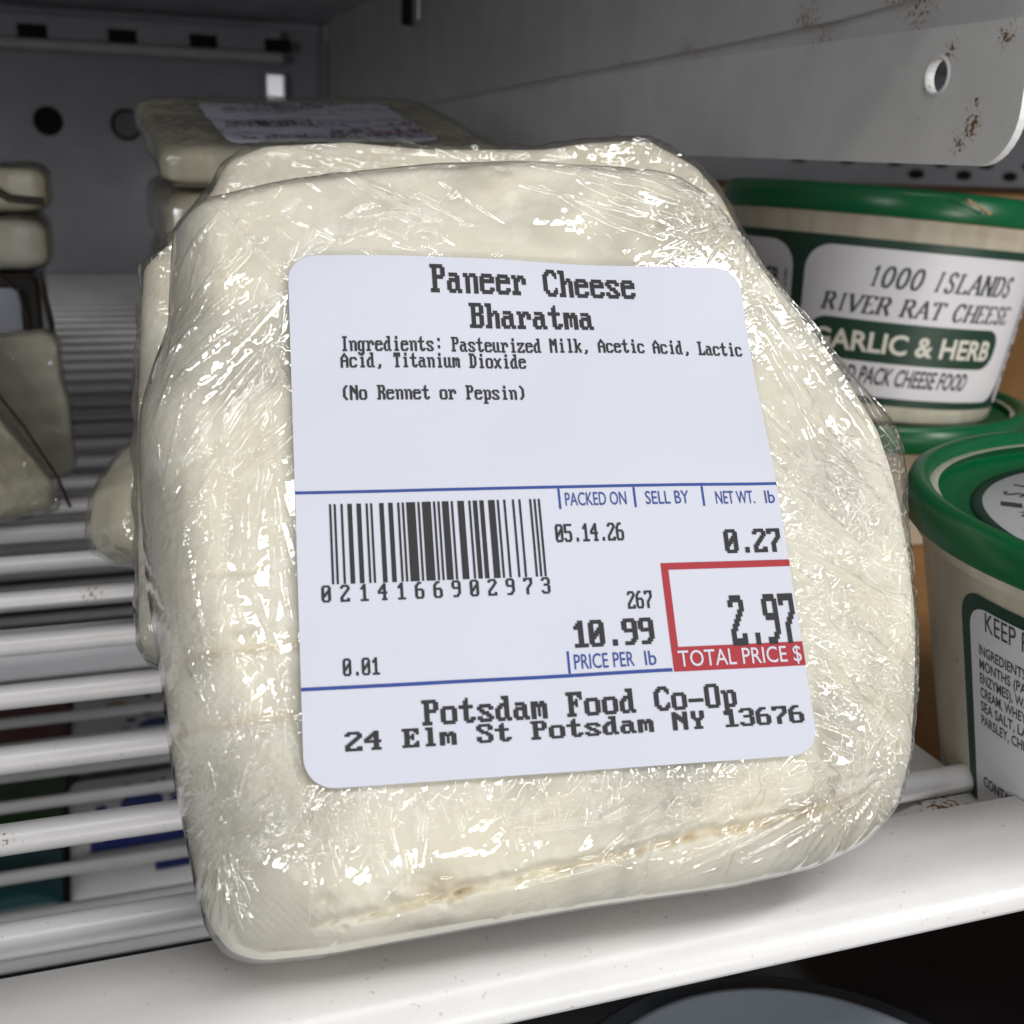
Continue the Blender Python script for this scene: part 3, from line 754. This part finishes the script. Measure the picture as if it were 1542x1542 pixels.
# lower left corner gather
CR.scatter(g, 150, (-14, 10, -72, -57), lambda x, y: 40 + (x + 2) * -1.5, 30, (1.5, 6), (.25, .7), W_, .3, clear)
fan(-8, -68, 10, 75, 26, (4, 14), (.3, .7), (.12, .26)); fan(2, -66, 120, 200, 16, (4, 12), (.3, .7), (.12, .26)); fan(-9, -69, 240, 300, 18, (5, 13), (.3, .7), (.14, .28))
fan(4, -65.5, 235, 320, 12, (4, 11), (.3, .7), (.12, .26))
# fringe under the label, loose folds over the bevel
CR.scatter(g, 90, (-2, 62, -69.5, -65), 85, 26, (1.5, 5), (.3, .7), W_)
for x in (24, 31, 39, 46, 53, 59): fan(x + g.uniform(-2, 2), -66, 235, 305, 8, (3, 10), (.35, .8), (.13, .3), 0)
CR.scatter(g, 42, (24, 66, -71.5, -67.5), 8, 9, (5, 18), (.4, .85), (.2, .42), .2)
CR.scatter(g, 16, (0, 40, -78, -67), 97, 8, (6, 12), (.3, .7), (.14, .3), .15)
CR.scatter(g, 26, (34, 72, -79, -66), 64, 14, (8, 18), (.4, .9), (.22, .5), .3)
CR.scatter(g, 110, (8, 68, -82, -74.5), 18, 22, (1, 4), (.15, .45), W_, .3, clear)
# right flank
CR.scatter(g, 300, (60, 82, -74, -26), -34, 14, (3, 13), (.25, .75), W_, .2)
CR.scatter(g, 120, (62, 83, -66, -22), -60, 40, (1.5, 6), (.25, .7), W_, .3, clear)
fan(66, -24, 250, 350, 24, (4, 14), (.3, .7), W_); fan(80, -30, 150, 260, 22, (3, 12), (.3, .8), W_)
CR.scatter(g, 44, (62, 79, -32, 5), -68, 7, (9, 24), (.3, .65), (.14, .28), .1)
# upper right
CR.scatter(g, 200, (53, 72, -10, 17), -30, 40, (1, 5), (.25, .7), W_, .3, clear)
fan(62, 8, 150, 330, 26, (3, 12), (.3, .7), W_)
CR.scatter(g, 24, (38, 62, 6, 19), -24, 7, (8, 22), (.25, .6), (.16, .34), .12)
# long tension folds
for (x, y, a, l) in ((70, -52, -40, 30), (68, -44, -36, 26), (72, -60, -44, 24), (66, -36, -48, 28), (70, -8, -66, 34), (66, -4, -64, 30), (74, -20, -72, 26), (52, 13, -16, 34), (40, 15, -12, 30), (56, 10, -24, 28), (-9, -36, 84, 34), (-12, -44, 97, 30), (-5, -30, 80, 26), (48, -74, 18, 34), (60, -72, 26, 26), (30, -76, 10, 30), (8, 13, -28, 26), (-6, 4, -50, 22)):
    CR.line(x, y, math.radians(a), l, g.uniform(.4, .7), g.uniform(.2, .4), g.normal(0, .15)); CR.line(x + 1, y - .9, math.radians(a + 2), l * .8, g.uniform(.25, .5), g.uniform(.14, .25), g.normal(0, .15))
# top band
CR.scatter(g, 80, (-9, 22, -2, 11), 27, 30, (1, 5), (.2, .55), W_, .3, clear)
CR.scatter(g, 22, (-13, 24, 3, 16), -38, 6, (6, 18), (.08, .28), (.12, .24), .1)
CR.line(13, 9.5, math.radians(-32), 17, .7, .26, .25); CR.line(14, 8.8, math.radians(-34), 14, .5, .18, .25)
CR.scatter(g, 34, (14, 56, 1, 8), 10, 30, (1, 4), (.12, .4), W_, .3, clear)
def crump(u, v):
    d1 = gauss(u, v, 74, -46, 11, 24) + .8 * gauss(u, v, 62, 4, 10, 11) + .9 * gauss(u, v, -6, -65, 11, 7) + .45 * gauss(u, v, -12, -28, 7, 26) + .7 * gauss(u, v, 44, -69, 26, 3.2) + .55 * gauss(u, v, 54, -77, 18, 4)
    d1 = np.clip(d1, 0, 1.1) * np.clip((fbm(u * .09, v * .09, 95, 2) - .3) * 3.5, 0, 1)
    q = .62 * ridged((u * .8 + v * .6) * .22, (-u * .6 + v * .8) * .6, 31, 2) + .38 * ridged(u * .6, v * .6, 37, 2)
    return d1 * (q - .3) * 1.5
def film_disp(u, v, r):
    inner = np.clip((1 - r) / .13, 0, 1)
    z = relief(u, v) + .15 + .30 * np.clip((1 - r) / .2, 0, 1) + body(u, v, r)
    und = np.clip(.75 - np.maximum.reduce([-u, u - 60, v, -65 - v]) / 1.4, 0, 1)
    k = (1 - und)
    return z + (.08 + .92 * inner) * k * (CR.sample(u, v) * 1.25 + np.maximum(crump(u, v), -.25) + .12 * (fbm(u * .5, v * .5, 77) - .5)) - .05 * und
def film_grow(p):
    s = .06 + 2.6 * np.exp(-((p[:, 1] + 24) / 9) ** 2) * (p[:, 0] > 40) + .35 * np.exp(-((p[:, 1] + 80) / 4) ** 2) * (p[:, 0] < 2)  + .5 * np.exp(-((p[:, 1] - 19) / 4) ** 2) * (p[:, 0] > 50)
    return s
fl = slab('plastic_wrap', OUT1, T1 + .6, 1150, M['film'], cp1, OFF, film_disp, grow=film_grow, r0fn=r0fn)
price_label(cp1, lambda a, b: relief(a - OFF[0], b - OFF[1]) + (vnoise((a - OFF[0]) * .07, (b - OFF[1]) * .07, 3) - .5) * .5 + .22 * (fbm((a - OFF[0]) * .11, (b - OFF[1]) * .11, 71, 2) - .5) + .95 + OFF[2], 1.0, (OFF[0], OFF[1]), 150)

# ------------------------------------------------------------------ other wrapped cheeses
def wrapped(name, label, frame, w, h, T, seed, cmat='cheese', lab=None, n=150, group=None, out=None, off=(0, 0, 0), film_amp=1.0, loose=0.5, r0=.9):
    (o, lx, ly) = frame; lx = Vector(lx).normalized(); ly = Vector(ly); ly = (ly - lx * ly.dot(lx)).normalized(); nn = lx.cross(ly)
    th = thing(name, label, 'cheese', o, (lx, ly, nn), group)
    gg = np.random.default_rng(seed); O = out or rect_outline(w, h, min(4, h * .1), .7, seed)
    f1 = lambda u, v, r: (fbm(u * .1 + seed, v * .1, seed) - .5) * 1.6 * np.clip((1 - r) / .2, 0, 1) + (fbm(u * .8, v * .8, seed + 1) - .5) * .5 * np.clip((1 - r) / .05, 0, 1)
    slab('cheese_block', O, T, n, M[cmat], th, off, f1, r0=r0, grow=-.3, attr=lambda u, v: .35 * fbm(u * .15, v * .15, seed + 5) ** 2, backn=40, split=.3, bsplit=.3)
    P = np.vstack([O[k] for k in 'trbl']); x0, y0 = P.min(0) - 4; x1, y1 = P.max(0) + 4
    C = Creases(x0, x1, y0, y1, .2); k = int((x1 - x0) * (y1 - y0) / 22)
    C.scatter(gg, k, (x0, x1, y0, y1), gg.uniform(0, 180), 50, (2, 14), (.3, .9), (.25, .55))
    f2 = lambda u, v, r: (fbm(u * .1 + seed, v * .1, seed) - .5) * 1.6 * np.clip((1 - r) / .2, 0, 1) + .5 + film_amp * (C.sample(u, v) + .8 * (ridged(u * .25, v * .25, seed + 9) - .4)) * np.clip((1 - r) / .03, .2, 1)
    slab('plastic_wrap', O, T + 1.0, int(n * 1.9), M['film2'], th, (off[0], off[1], off[2] + .2), f2, r0=r0, grow=lambda p: loose * (1 + .5 * np.sin(p[:, 0] * .9) * np.sin(p[:, 1] * .8)), backn=40, split=.3, bsplit=.3)
    if lab:
        zf = lambda a, b: (fbm((a - off[0]) * .1 + seed, (b - off[1]) * .1, seed) - .5) * 1.6 + 1.25 + off[2]
        price_label(th, zf, lab[2], (lab[0], lab[1]), 24)
    return th
# leaning directly behind
OUT2 = make_outline([(-18.6, 25.0), (-11.7, 35.0), (-9.1, 40.9), (-3.4, 44.0), (10.6, 45.4), (23.7, 44.6), (45.5, 45.4), (53.9, 47.2), (64.9, 48.2), (68.4, 46.4), (73.8, 43.0)],
    [(73.8, 43.0), (77.6, 37.0), (81.6, 25.6), (83, 5), (83, -20)], [(83, -20), (82, -40), (75, -44), (-14, -44), (-22, -40), (-22.4, -20)], [(-22.4, -20), (-22.7, -8.7), (-22.4, 10), (-22.0, 20.9), (-18.6, 25.0)], 4)
c2 = fworld(30, -44, -52)
wrapped('cheese_package', 'wrapped white cheese leaning right behind the labelled front one, only its edges showing', (c2, LX, LY), 0, 0, 20, 5, 'cheese', None, 220, None, OUT2, (-30, 44, 18))
# third one, lower and turned, its corner showing at the left
wrapped('cheese_package', 'dull cream wrapped cheese low behind, its left corner showing over the wires', ((-7.5, 229, -79), (.90, .30, -.31), (.38, .50, .78)), 60, 46, 18, 9, 'cheese_y', None, 150, off=(0, 0, 18), out=make_outline([(15, 35), (21, 38.5), (35, 40), (52, 40), (58, 37)], [(58, 37), (60, 30), (60, 10), (58, 3)], [(58, 3), (50, 0), (20, 0), (6, 0), (2, 2)], [(2, 2), (0, 5), (0, 13), (4, 21), (15, 35)], 8))
# rear pile
wrapped('cheese_package', 'labelled flat wrapped cheese on top of the rear pile', ((17.5, 318, -11.5), (.985, .03, .035), (-.03, .985, .17)), 92, 86, 9.5, 13, 'cheese_y', (17, 66, .95), 160, 'cheeses stacked at the rear', off=(0, 0, 9))
wrapped('cheese_package', 'second wrapped cheese from the top of the rear pile', ((19, 330, -31), (1, .02, .02), (-.02, 1, .02)), 90, 84, 17, 17, 'cheese_y', None, 110, 'cheeses stacked at the rear', off=(0, 0, 17))
wrapped('cheese_package', 'third wrapped cheese from the top of the rear pile', ((15, 332, -49), (1, -.03, .0), (.03, 1, .02)), 92, 84, 18, 19, 'cheese_y', None, 110, 'cheeses stacked at the rear', off=(0, 0, 18))
wrapped('cheese_package', 'lowest wrapped cheese of the rear pile, lying on the wires', ((10, 335, -97), (1, .02, .0), (-.02, 1, .0)), 94, 84, 22, 23, 'cheese_y', None, 110, 'cheeses stacked at the rear', off=(0, 0, 22))
wrapped('cheese_package', 'fourth wrapped cheese from the top of the rear pile', ((17, 338, -74), (1, .02, .0), (-.02, 1, .0)), 94, 84, 23, 24, 'cheese_y', None, 110, 'cheeses stacked at the rear', off=(0, 0, 23))
# left edge pile
wd = wrapped('cheese_wedge', 'pale yellow wrapped wedge leaning at the left picture edge, nearest the camera', ((-72, 306, -97), (.90, .42, -.05), (-.10, .30, .95)), 60, 56, 20, 29, 'cheese_y', None, 130, off=(0, 0, 20), loose=1.2, out=make_outline([(1, 50), (0, 54), (10, 56), (20, 55), (29, 53)], [(29, 53), (40, 36), (52, 16), (58, 6)], [(58, 6), (56, 1), (40, 0), (15, 0), (4, 1)], [(4, 1), (0, 4), (0, 30), (1, 50)], 5))
def rod(name, pts, r, mat, parent, n=8):
    V, F = [], []
    for i, p in enumerate(pts):
        a = Vector(pts[min(i + 1, len(pts) - 1)]) - Vector(pts[max(i - 1, 0)]); q = a.to_track_quat('Z', 'Y').to_matrix()
        for j in range(n): V.append(tuple(Vector(p) + q @ Vector((r * math.cos(j * 6.2832 / n), r * math.sin(j * 6.2832 / n), 0))))
    for i in range(len(pts) - 1):
        for j in range(n): F.append((i * n + j, i * n + (j + 1) % n, (i + 1) * n + (j + 1) % n, (i + 1) * n + j))
    return mesh(name, V, F, mat, parent)
M['seam'] = pbsdf('dark film seam', (.055, .04, .028), .4)
rod('film_seam', [(27, 56, 19), (33, 50, 20.6), (41, 38, 20.8), (50, 23, 20.6), (57, 9, 19.5), (60, 1, 17)], .45, M['seam'], wd)
rod('film_edge', [(30, 58, 20), (24, 40, 21.2), (18, 20, 21.2), (15, 2, 20)], .3, M['seam'], wd)
rod('dark_mark', [(20, 33, 21.3), (27, 34, 21.5), (33, 36, 21.4)], .7, M['seam'], wd)
wrapped('cheese_wedge', 'crumbly wrapped wedge standing behind the leaning yellow wedge at left', ((-66, 350, -97), (.95, .25, 0), (.02, .22, .97)), 54, 42, 24, 31, 'cheese', None, 120, off=(0, 0, 24), film_amp=1.6)
pk = thing('cheese_carton', 'dark edged wrapped cheese with a blank white label behind the left wedges', 'cheese', (-60, 400, -97))
box('carton_body', (-45, 0, 0), (43, 60, 55), pbsdf('dark wrap', (.05, .042, .036), .2), pk, 3, 3)
box('paper_label', (-45, -.7, 10), (37, -.1, 51), M['paper'], pk, 0)
rod('film_edge', [(43, -1, 56), (45.5, -2, 40), (45, -2, 18), (46, -1, 1)], 1.0, M['seam'], pk)
rod('film_edge', [(30, -1.5, 56), (37, -2.5, 50), (40, -2.5, 30), (44, -2, 4)], .5, M['seam'], pk)
wrapped('cheese_package', 'white wrapped cheese block lying on the dark edged one at left', ((-105, 401, -41), (1, .03, 0), (-.03, 1, 0)), 92, 50, 15, 37, 'cheese', None, 90, off=(0, 0, 15))
tp = wrapped('cheese_package', 'brownish wrapped cheese topmost at the left edge', ((-104, 408, -25), (1, .02, .02), (-.02, 1, 0)), 92, 46, 13, 41, 'cheese_y', None, 90, off=(0, 0, 13))

rod('film_edge', [(66, -1, 10), (74, -1.6, 8), (80, -1.6, 4), (90, -1, 3)], 1.2, M['seam'], tp)

# ------------------------------------------------------------------ tubs
def tub(label, c, Rt, Rb, H_, seed, tilt=(0, 0, 0), group='green lidded tubs', sk=7.4):
    """c = centre of the base. body flares from Rb to Rt, lid rim on top"""
    t = thing('cheese_tub', label, 'tub', c, None, group); t.rotation_euler = [math.radians(q) for q in tilt]
    lathe('tub_body', [(0, 1.0), (Rb - 4, .8), (Rb - 2, 0), (Rb - .6, .4), (Rb, 1.6), (Rt, H_ - 9), (Rt + 1.2, H_ - 8.4), (Rt + 1.4, H_ - 2), (Rt - 2, H_ - 2)], M['tub'], t)
    ro = Rt + 3.4
    lathe('lid', [(0, H_ - 5.2), (ro * .60, H_ - 5.0), (ro * .845, H_ - 5.0), (ro * .86, H_ - 4.4), (ro * .92, H_ - 4.2), (ro * .93, H_ - 3.6), (ro - 3.8, H_ - .6), (ro - 3.0, H_ + .2), (ro - 1.6, H_ + .35), (ro - .5, H_ - .3), (ro - .1, H_ - 1.6), (ro + .25, H_ - sk), (ro - .3, H_ - sk - .6), (ro - 1.2, H_ - sk - .4)], M['green'], t, 160)
    return t
def cone_fn(Rt, Rb, H_, phi0, dz):
    """(s, h) -> wall of the tub; s = arc length at mid radius, h height"""
    Rm = (Rt + Rb) / 2
    def fn(P):
        P = np.asarray(P); a = phi0 + P[:, 0] / Rm; r = Rb + (Rt - Rb) * (P[:, 1] - 1.6) / (H_ - 10.6) + dz
        return np.stack([r * np.cos(a), r * np.sin(a), P[:, 1]], 1)
    return fn
def cone_panel(name, s0, h0, s1, h1, rad, fn, mat, parent, n=40):
    out = rounded_rect_outline(s1 - s0, h1 - h0, rad); u, v, r, _, _ = warp_grid(out, n, 1.0)
    P = np.stack([u + s0, v + h1], -1).reshape(-1, 2)
    return mesh(name, fn(P), gridfaces(n, n), mat, parent)
# upper tub: stands on the lid of the rear lower one
UT = np.array([240.9, 331.5, -78.2]); URt, URb, UH = 49.5, 42.5, 68.6
t1 = tub('green lidded cheese tub with a garlic and herb label, standing on another lid', UT, URt, URb, UH, 1, (-1.3, 4.1, 0))
phi = math.atan2(-UT[1], -UT[0]) + .37
f = lambda d: cone_fn(URt, URb, UH, phi, d)
band = cone_panel('tub_label', -90, 5.6, 62, 54.2, 4, f(.12), M['tubgreen'], t1, 90)
cone_panel('front_panel', -38, 8.0, 39.5, 51.6, 8, f(.22), M['tublabel'], band, 60)
cone_panel('side_panel', -84, 8.0, -42.0, 51.6, 8, f(.22), M['tublabel'], band)
cone_panel('side_panel', 41.0, 7.0, 60, 52.6, 3, f(.22), M['tublabel'], band)
gb = cone_panel('flavour_bar', -35, 18.4, 28.5, 30.6, 5.5, f(.30), M['tubgreen'], band)
ik = Ink(); ik.add(serif_text('1000 ISLANDS', -19, 27.0, 40.8, 5.8, .2, .25)); ik.add(serif_text('RIVER RAT CHEESE', -31.5, 30.5, 32.6, 5.2, .2, .25))
ik.add(sans_text('COLD PACK CHEESE FOOD', -29.5, 18.5, 11.8, 5.2, .02, .15)); ik.add(sans_text('!', -44.6, -43.9, 38, 5.0, .03)); ik.add(sans_text('ER', -52, -46.4, 38, 5.0, .03))
for k in range(9): ik.add(sans_text('NUTRITION'[k], 43.0, 46.5, 47.2 - 4.0 * k, 3.0, .02))
ik.build('printed_text', f(.34), [M['greyink']], band)
Ink().add(sans_text('GARLIC & HERB', -33.2, 25.4, 21.4, 5.8, .025)).build('flavour_text', f(.38), [M['cream']], band)
# rear lower tub
LT = np.array([243., 336., -116.6])
t2 = tub('green lidded tub under the garlic and herb one, mostly hidden', LT, 52.8, 46.0, 41.0, 2)
# front right tub
FTb = np.array([180.0, 131., -116.5]); FRt, FRb, FH = 54.8, 43.6, 64.5
t3 = tub('front right green lidded tub with an ingredients label and a white lid sticker', FTb, FRt, FRb, FH, 3, sk=5.4)
lathe('lid_sticker', [(0, FH - 4.6), (45.0, FH - 4.55), (45.2, FH - 4.9)], M['tublabel'], t3)
lathe('sticker_ring', [(45.1, FH - 4.4), (46.8, FH - 4.4), (47.0, FH - 4.9)], M['tubgreen'], t3)
ik = Ink()
for k, ch in enumerate('1000 ISLANDS RIVER RAT'):
    if ch == ' ': continue
    a = math.radians(196 - 11 * k); q, Fq = sans_text(ch, -1.3, 1.3, 38.5, 3.6, .0)
    x = q[:, 0]; y = q[:, 1]; ca, sa = math.cos(a), math.sin(a)
    ik.add((np.stack([y * ca + x * sa, y * sa - x * ca], 1), Fq))
sw = []
for k in range(40): sw.append((14 * math.cos(k / 40 * 6.283) * (1 + .15 * math.sin(3 * k)), -2 + 7 * math.sin(k / 40 * 6.283) * (1 + .2 * math.sin(5 * k))))
ik.add((np.array([(-20 + x, y + 20) for x, y in sw]), [tuple(range(40))]))
ik.build('sticker_print', lambda P: np.c_[P, np.full(len(P), FH - 4.4)], [M['greyink']], t3)
phi3 = math.atan2(-FTb[1], -FTb[0]) - .45
f3 = lambda d: cone_fn(FRt, FRb, FH, phi3, d)
b3 = cone_panel('tub_label', -18, 3, 52, FH - 11.5, 5, f3(.12), M['tubgreen'], t3, 70)
cone_panel('text_panel', -15.6, 4.6, 52, FH - 13.5, 4, f3(.24), M['tublabel'], b3, 60)
ik = Ink(); y = FH - 17.0
ik.add(sans_text('KEEP REFRIGERATED', -11.8, 15, y, 3.3, .0)); y -= 4.6
for k, tx in enumerate(('INGREDIENTS: CHEDDAR CHEESE AGED OVER 6', 'MONTHS (PASTEURIZED MILK, CULTURES, SALT,', 'ENZYMES), WATER, WHEY POWDER,', 'CREAM, WHEY PROTEIN CONCENTRATE,', 'SEA SALT, LACTIC ACID, GARLIC,', 'PARSLEY, CHIVES, XANTHAN GUM.')):
    ik.add(sans_text(tx, -13.4, -13.4 + len(tx) * .86, y - k * 2.5, 1.75, .012))
ik.add(sans_text('CONTAINS: MILK', -13.4, .5, 18.9, 1.9, .015)); ik.add(sans_text('NET WT. 8 OZ', -9.0, 11, 12.9, 2.9, .0))
ik.build('printed_text', f3(.34), [M['greyink']], b3)
# cardboard under and behind the tubs
tag(box('cardboard_tray', (147, 100, -119.4), (420, 420, -116.7), M['card'], None, .6), 'brown cardboard sheet under the green lidded tubs', 'cardboard')
cbx = thing('cardboard_box', 'brown cardboard box standing behind the tubs', 'box', (440, 480, -116.6))
box('box_body', (-190, 0, 0), (260, 160, 104), M['card'], cbx, 1.2)
box('box_flap', (-190, -1.2, 70), (260, -.2, 103), pbsdf('pale cardboard', (.30, .19, .09), .8), cbx)
bm = bmesh.new()
for k in range(6): box_bm(bm, (k * 1.5, random.uniform(-.2, .2), random.uniform(-.2, .2) - k * .35), (k * 1.5 + 1.8, .7, .7 - k * .35), .2)
cr = bm_obj('straw_bit', bm, pbsdf('straw', (.38, .26, .13), .8)); tag(cr, 'bit of dry straw stuck on the rim of the upper green lid', 'straw')
cr.location = Vector((231, 277.6, -9.6)) * U; cr.rotation_euler = (0, .18, .0)

# ------------------------------------------------------------------ packets under the lower shelf
def packet(name, label, x0, y0, x1, y1, z, mat, prints, seed, rot=0.0):
    t = thing(name, label, 'packet', ((x0 + x1) / 2, (y0 + y1) / 2, z)); t.rotation_euler.z = rot
    O = rect_outline(x1 - x0, y1 - y0, 4, .4, seed); dx, dy = -(x1 - x0) / 2, -(y1 - y0) / 2
    zf = lambda u, v: 1.2 * (fbm(u * .06, v * .06, seed) - .5)
    slab('packet_body', O, 12, 60, mat, t, (dx, dy, 12), lambda u, v, r: zf(u, v) * np.clip((1 - r) / .2, 0, 1), r0=.7, backn=20)
    for (nm, kind, a, b, c, d, mt) in prints:
        if kind == 'r': ik = Ink().rect(a, b, c, d)
        else:
            th = np.linspace(0, 2 * np.pi, 28, endpoint=False); ik = Ink().add((np.stack([a + c * np.cos(th), b + d * np.sin(th)], 1), [tuple(range(28))]))
        ik.build(nm, lambda P: np.c_[P[:, 0], P[:, 1], zf(P[:, 0] - dx, P[:, 1] - dy) + 12.35], [mt], t)
    return t
M['pkwhite'] = pbsdf('white packet', (.8, .8, .8), .3); M['pkblue'] = pbsdf('packet blue', (.018, .04, .26), .35)
g2 = np.random.default_rng(3)
def petals(cx, cy, r): return [('printed_petal', 'e', cx + r * math.cos(k * .628), cy + r * math.sin(k * .628), 2.6, 2.2, M['pkblue']) for k in range(10)]
def specks(x0, x1, y0, y1, n): return [('printed_speck', 'e', g2.uniform(x0, x1), g2.uniform(y0, y1), g2.uniform(1, 2.6), g2.uniform(1, 2.2), M['pkblue']) for _ in range(n)]
packet('printed_packet', 'white packet with blue print nearest the front under the lower shelf', -27, 420, 50, 512, -290, M['pkwhite'],
    [('blue_band', 'r', -30, -22, 34, -15, M['pkblue']), ('blue_block', 'r', -6, -42, 24, -28, M['pkblue']), ('blue_disc', 'e', -8, 12, 9, 10, M['pkblue'])] + specks(2, 34, 2, 30, 22) + petals(-8, 12, 17) + petals(16, 22, 9) + petals(-20, -6, 8), 51, .02)
packet('printed_packet', 'white packet with blue print farther back under the lower shelf', -27, 522, 52, 615, -290, M['pkwhite'],
    [('blue_disc', 'e', 2, -20, 10, 9, M['pkblue']), ('yellow_patch', 'e', -18, 6, 6, 7, pbsdf('packet yellow', (.45, .33, .06), .4)), ('blue_band', 'r', 8, -30, 36, -18, M['pkblue'])] + specks(-8, 36, 0, 38, 26) + petals(2, -20, 16) + petals(20, 8, 10) + petals(-16, 28, 9), 53, -.02)
packet('red_packet', 'dull red packet at the left under the lower shelf', -130, 530, -28.5, 600, -290, pbsdf('packet red', (.14, .02, .018), .4), [], 55)
packet('green_packet', 'dark green packet at the left under the lower shelf', -130, 474, -28.5, 526, -290, pbsdf('packet green', (.02, .07, .015), .4), [], 57)
packet('teal_packet', 'teal packet at the lower left under the lower shelf', -130, 420, -28.5, 470, -290, pbsdf('packet teal', (.006, .06, .07), .4), [], 59)
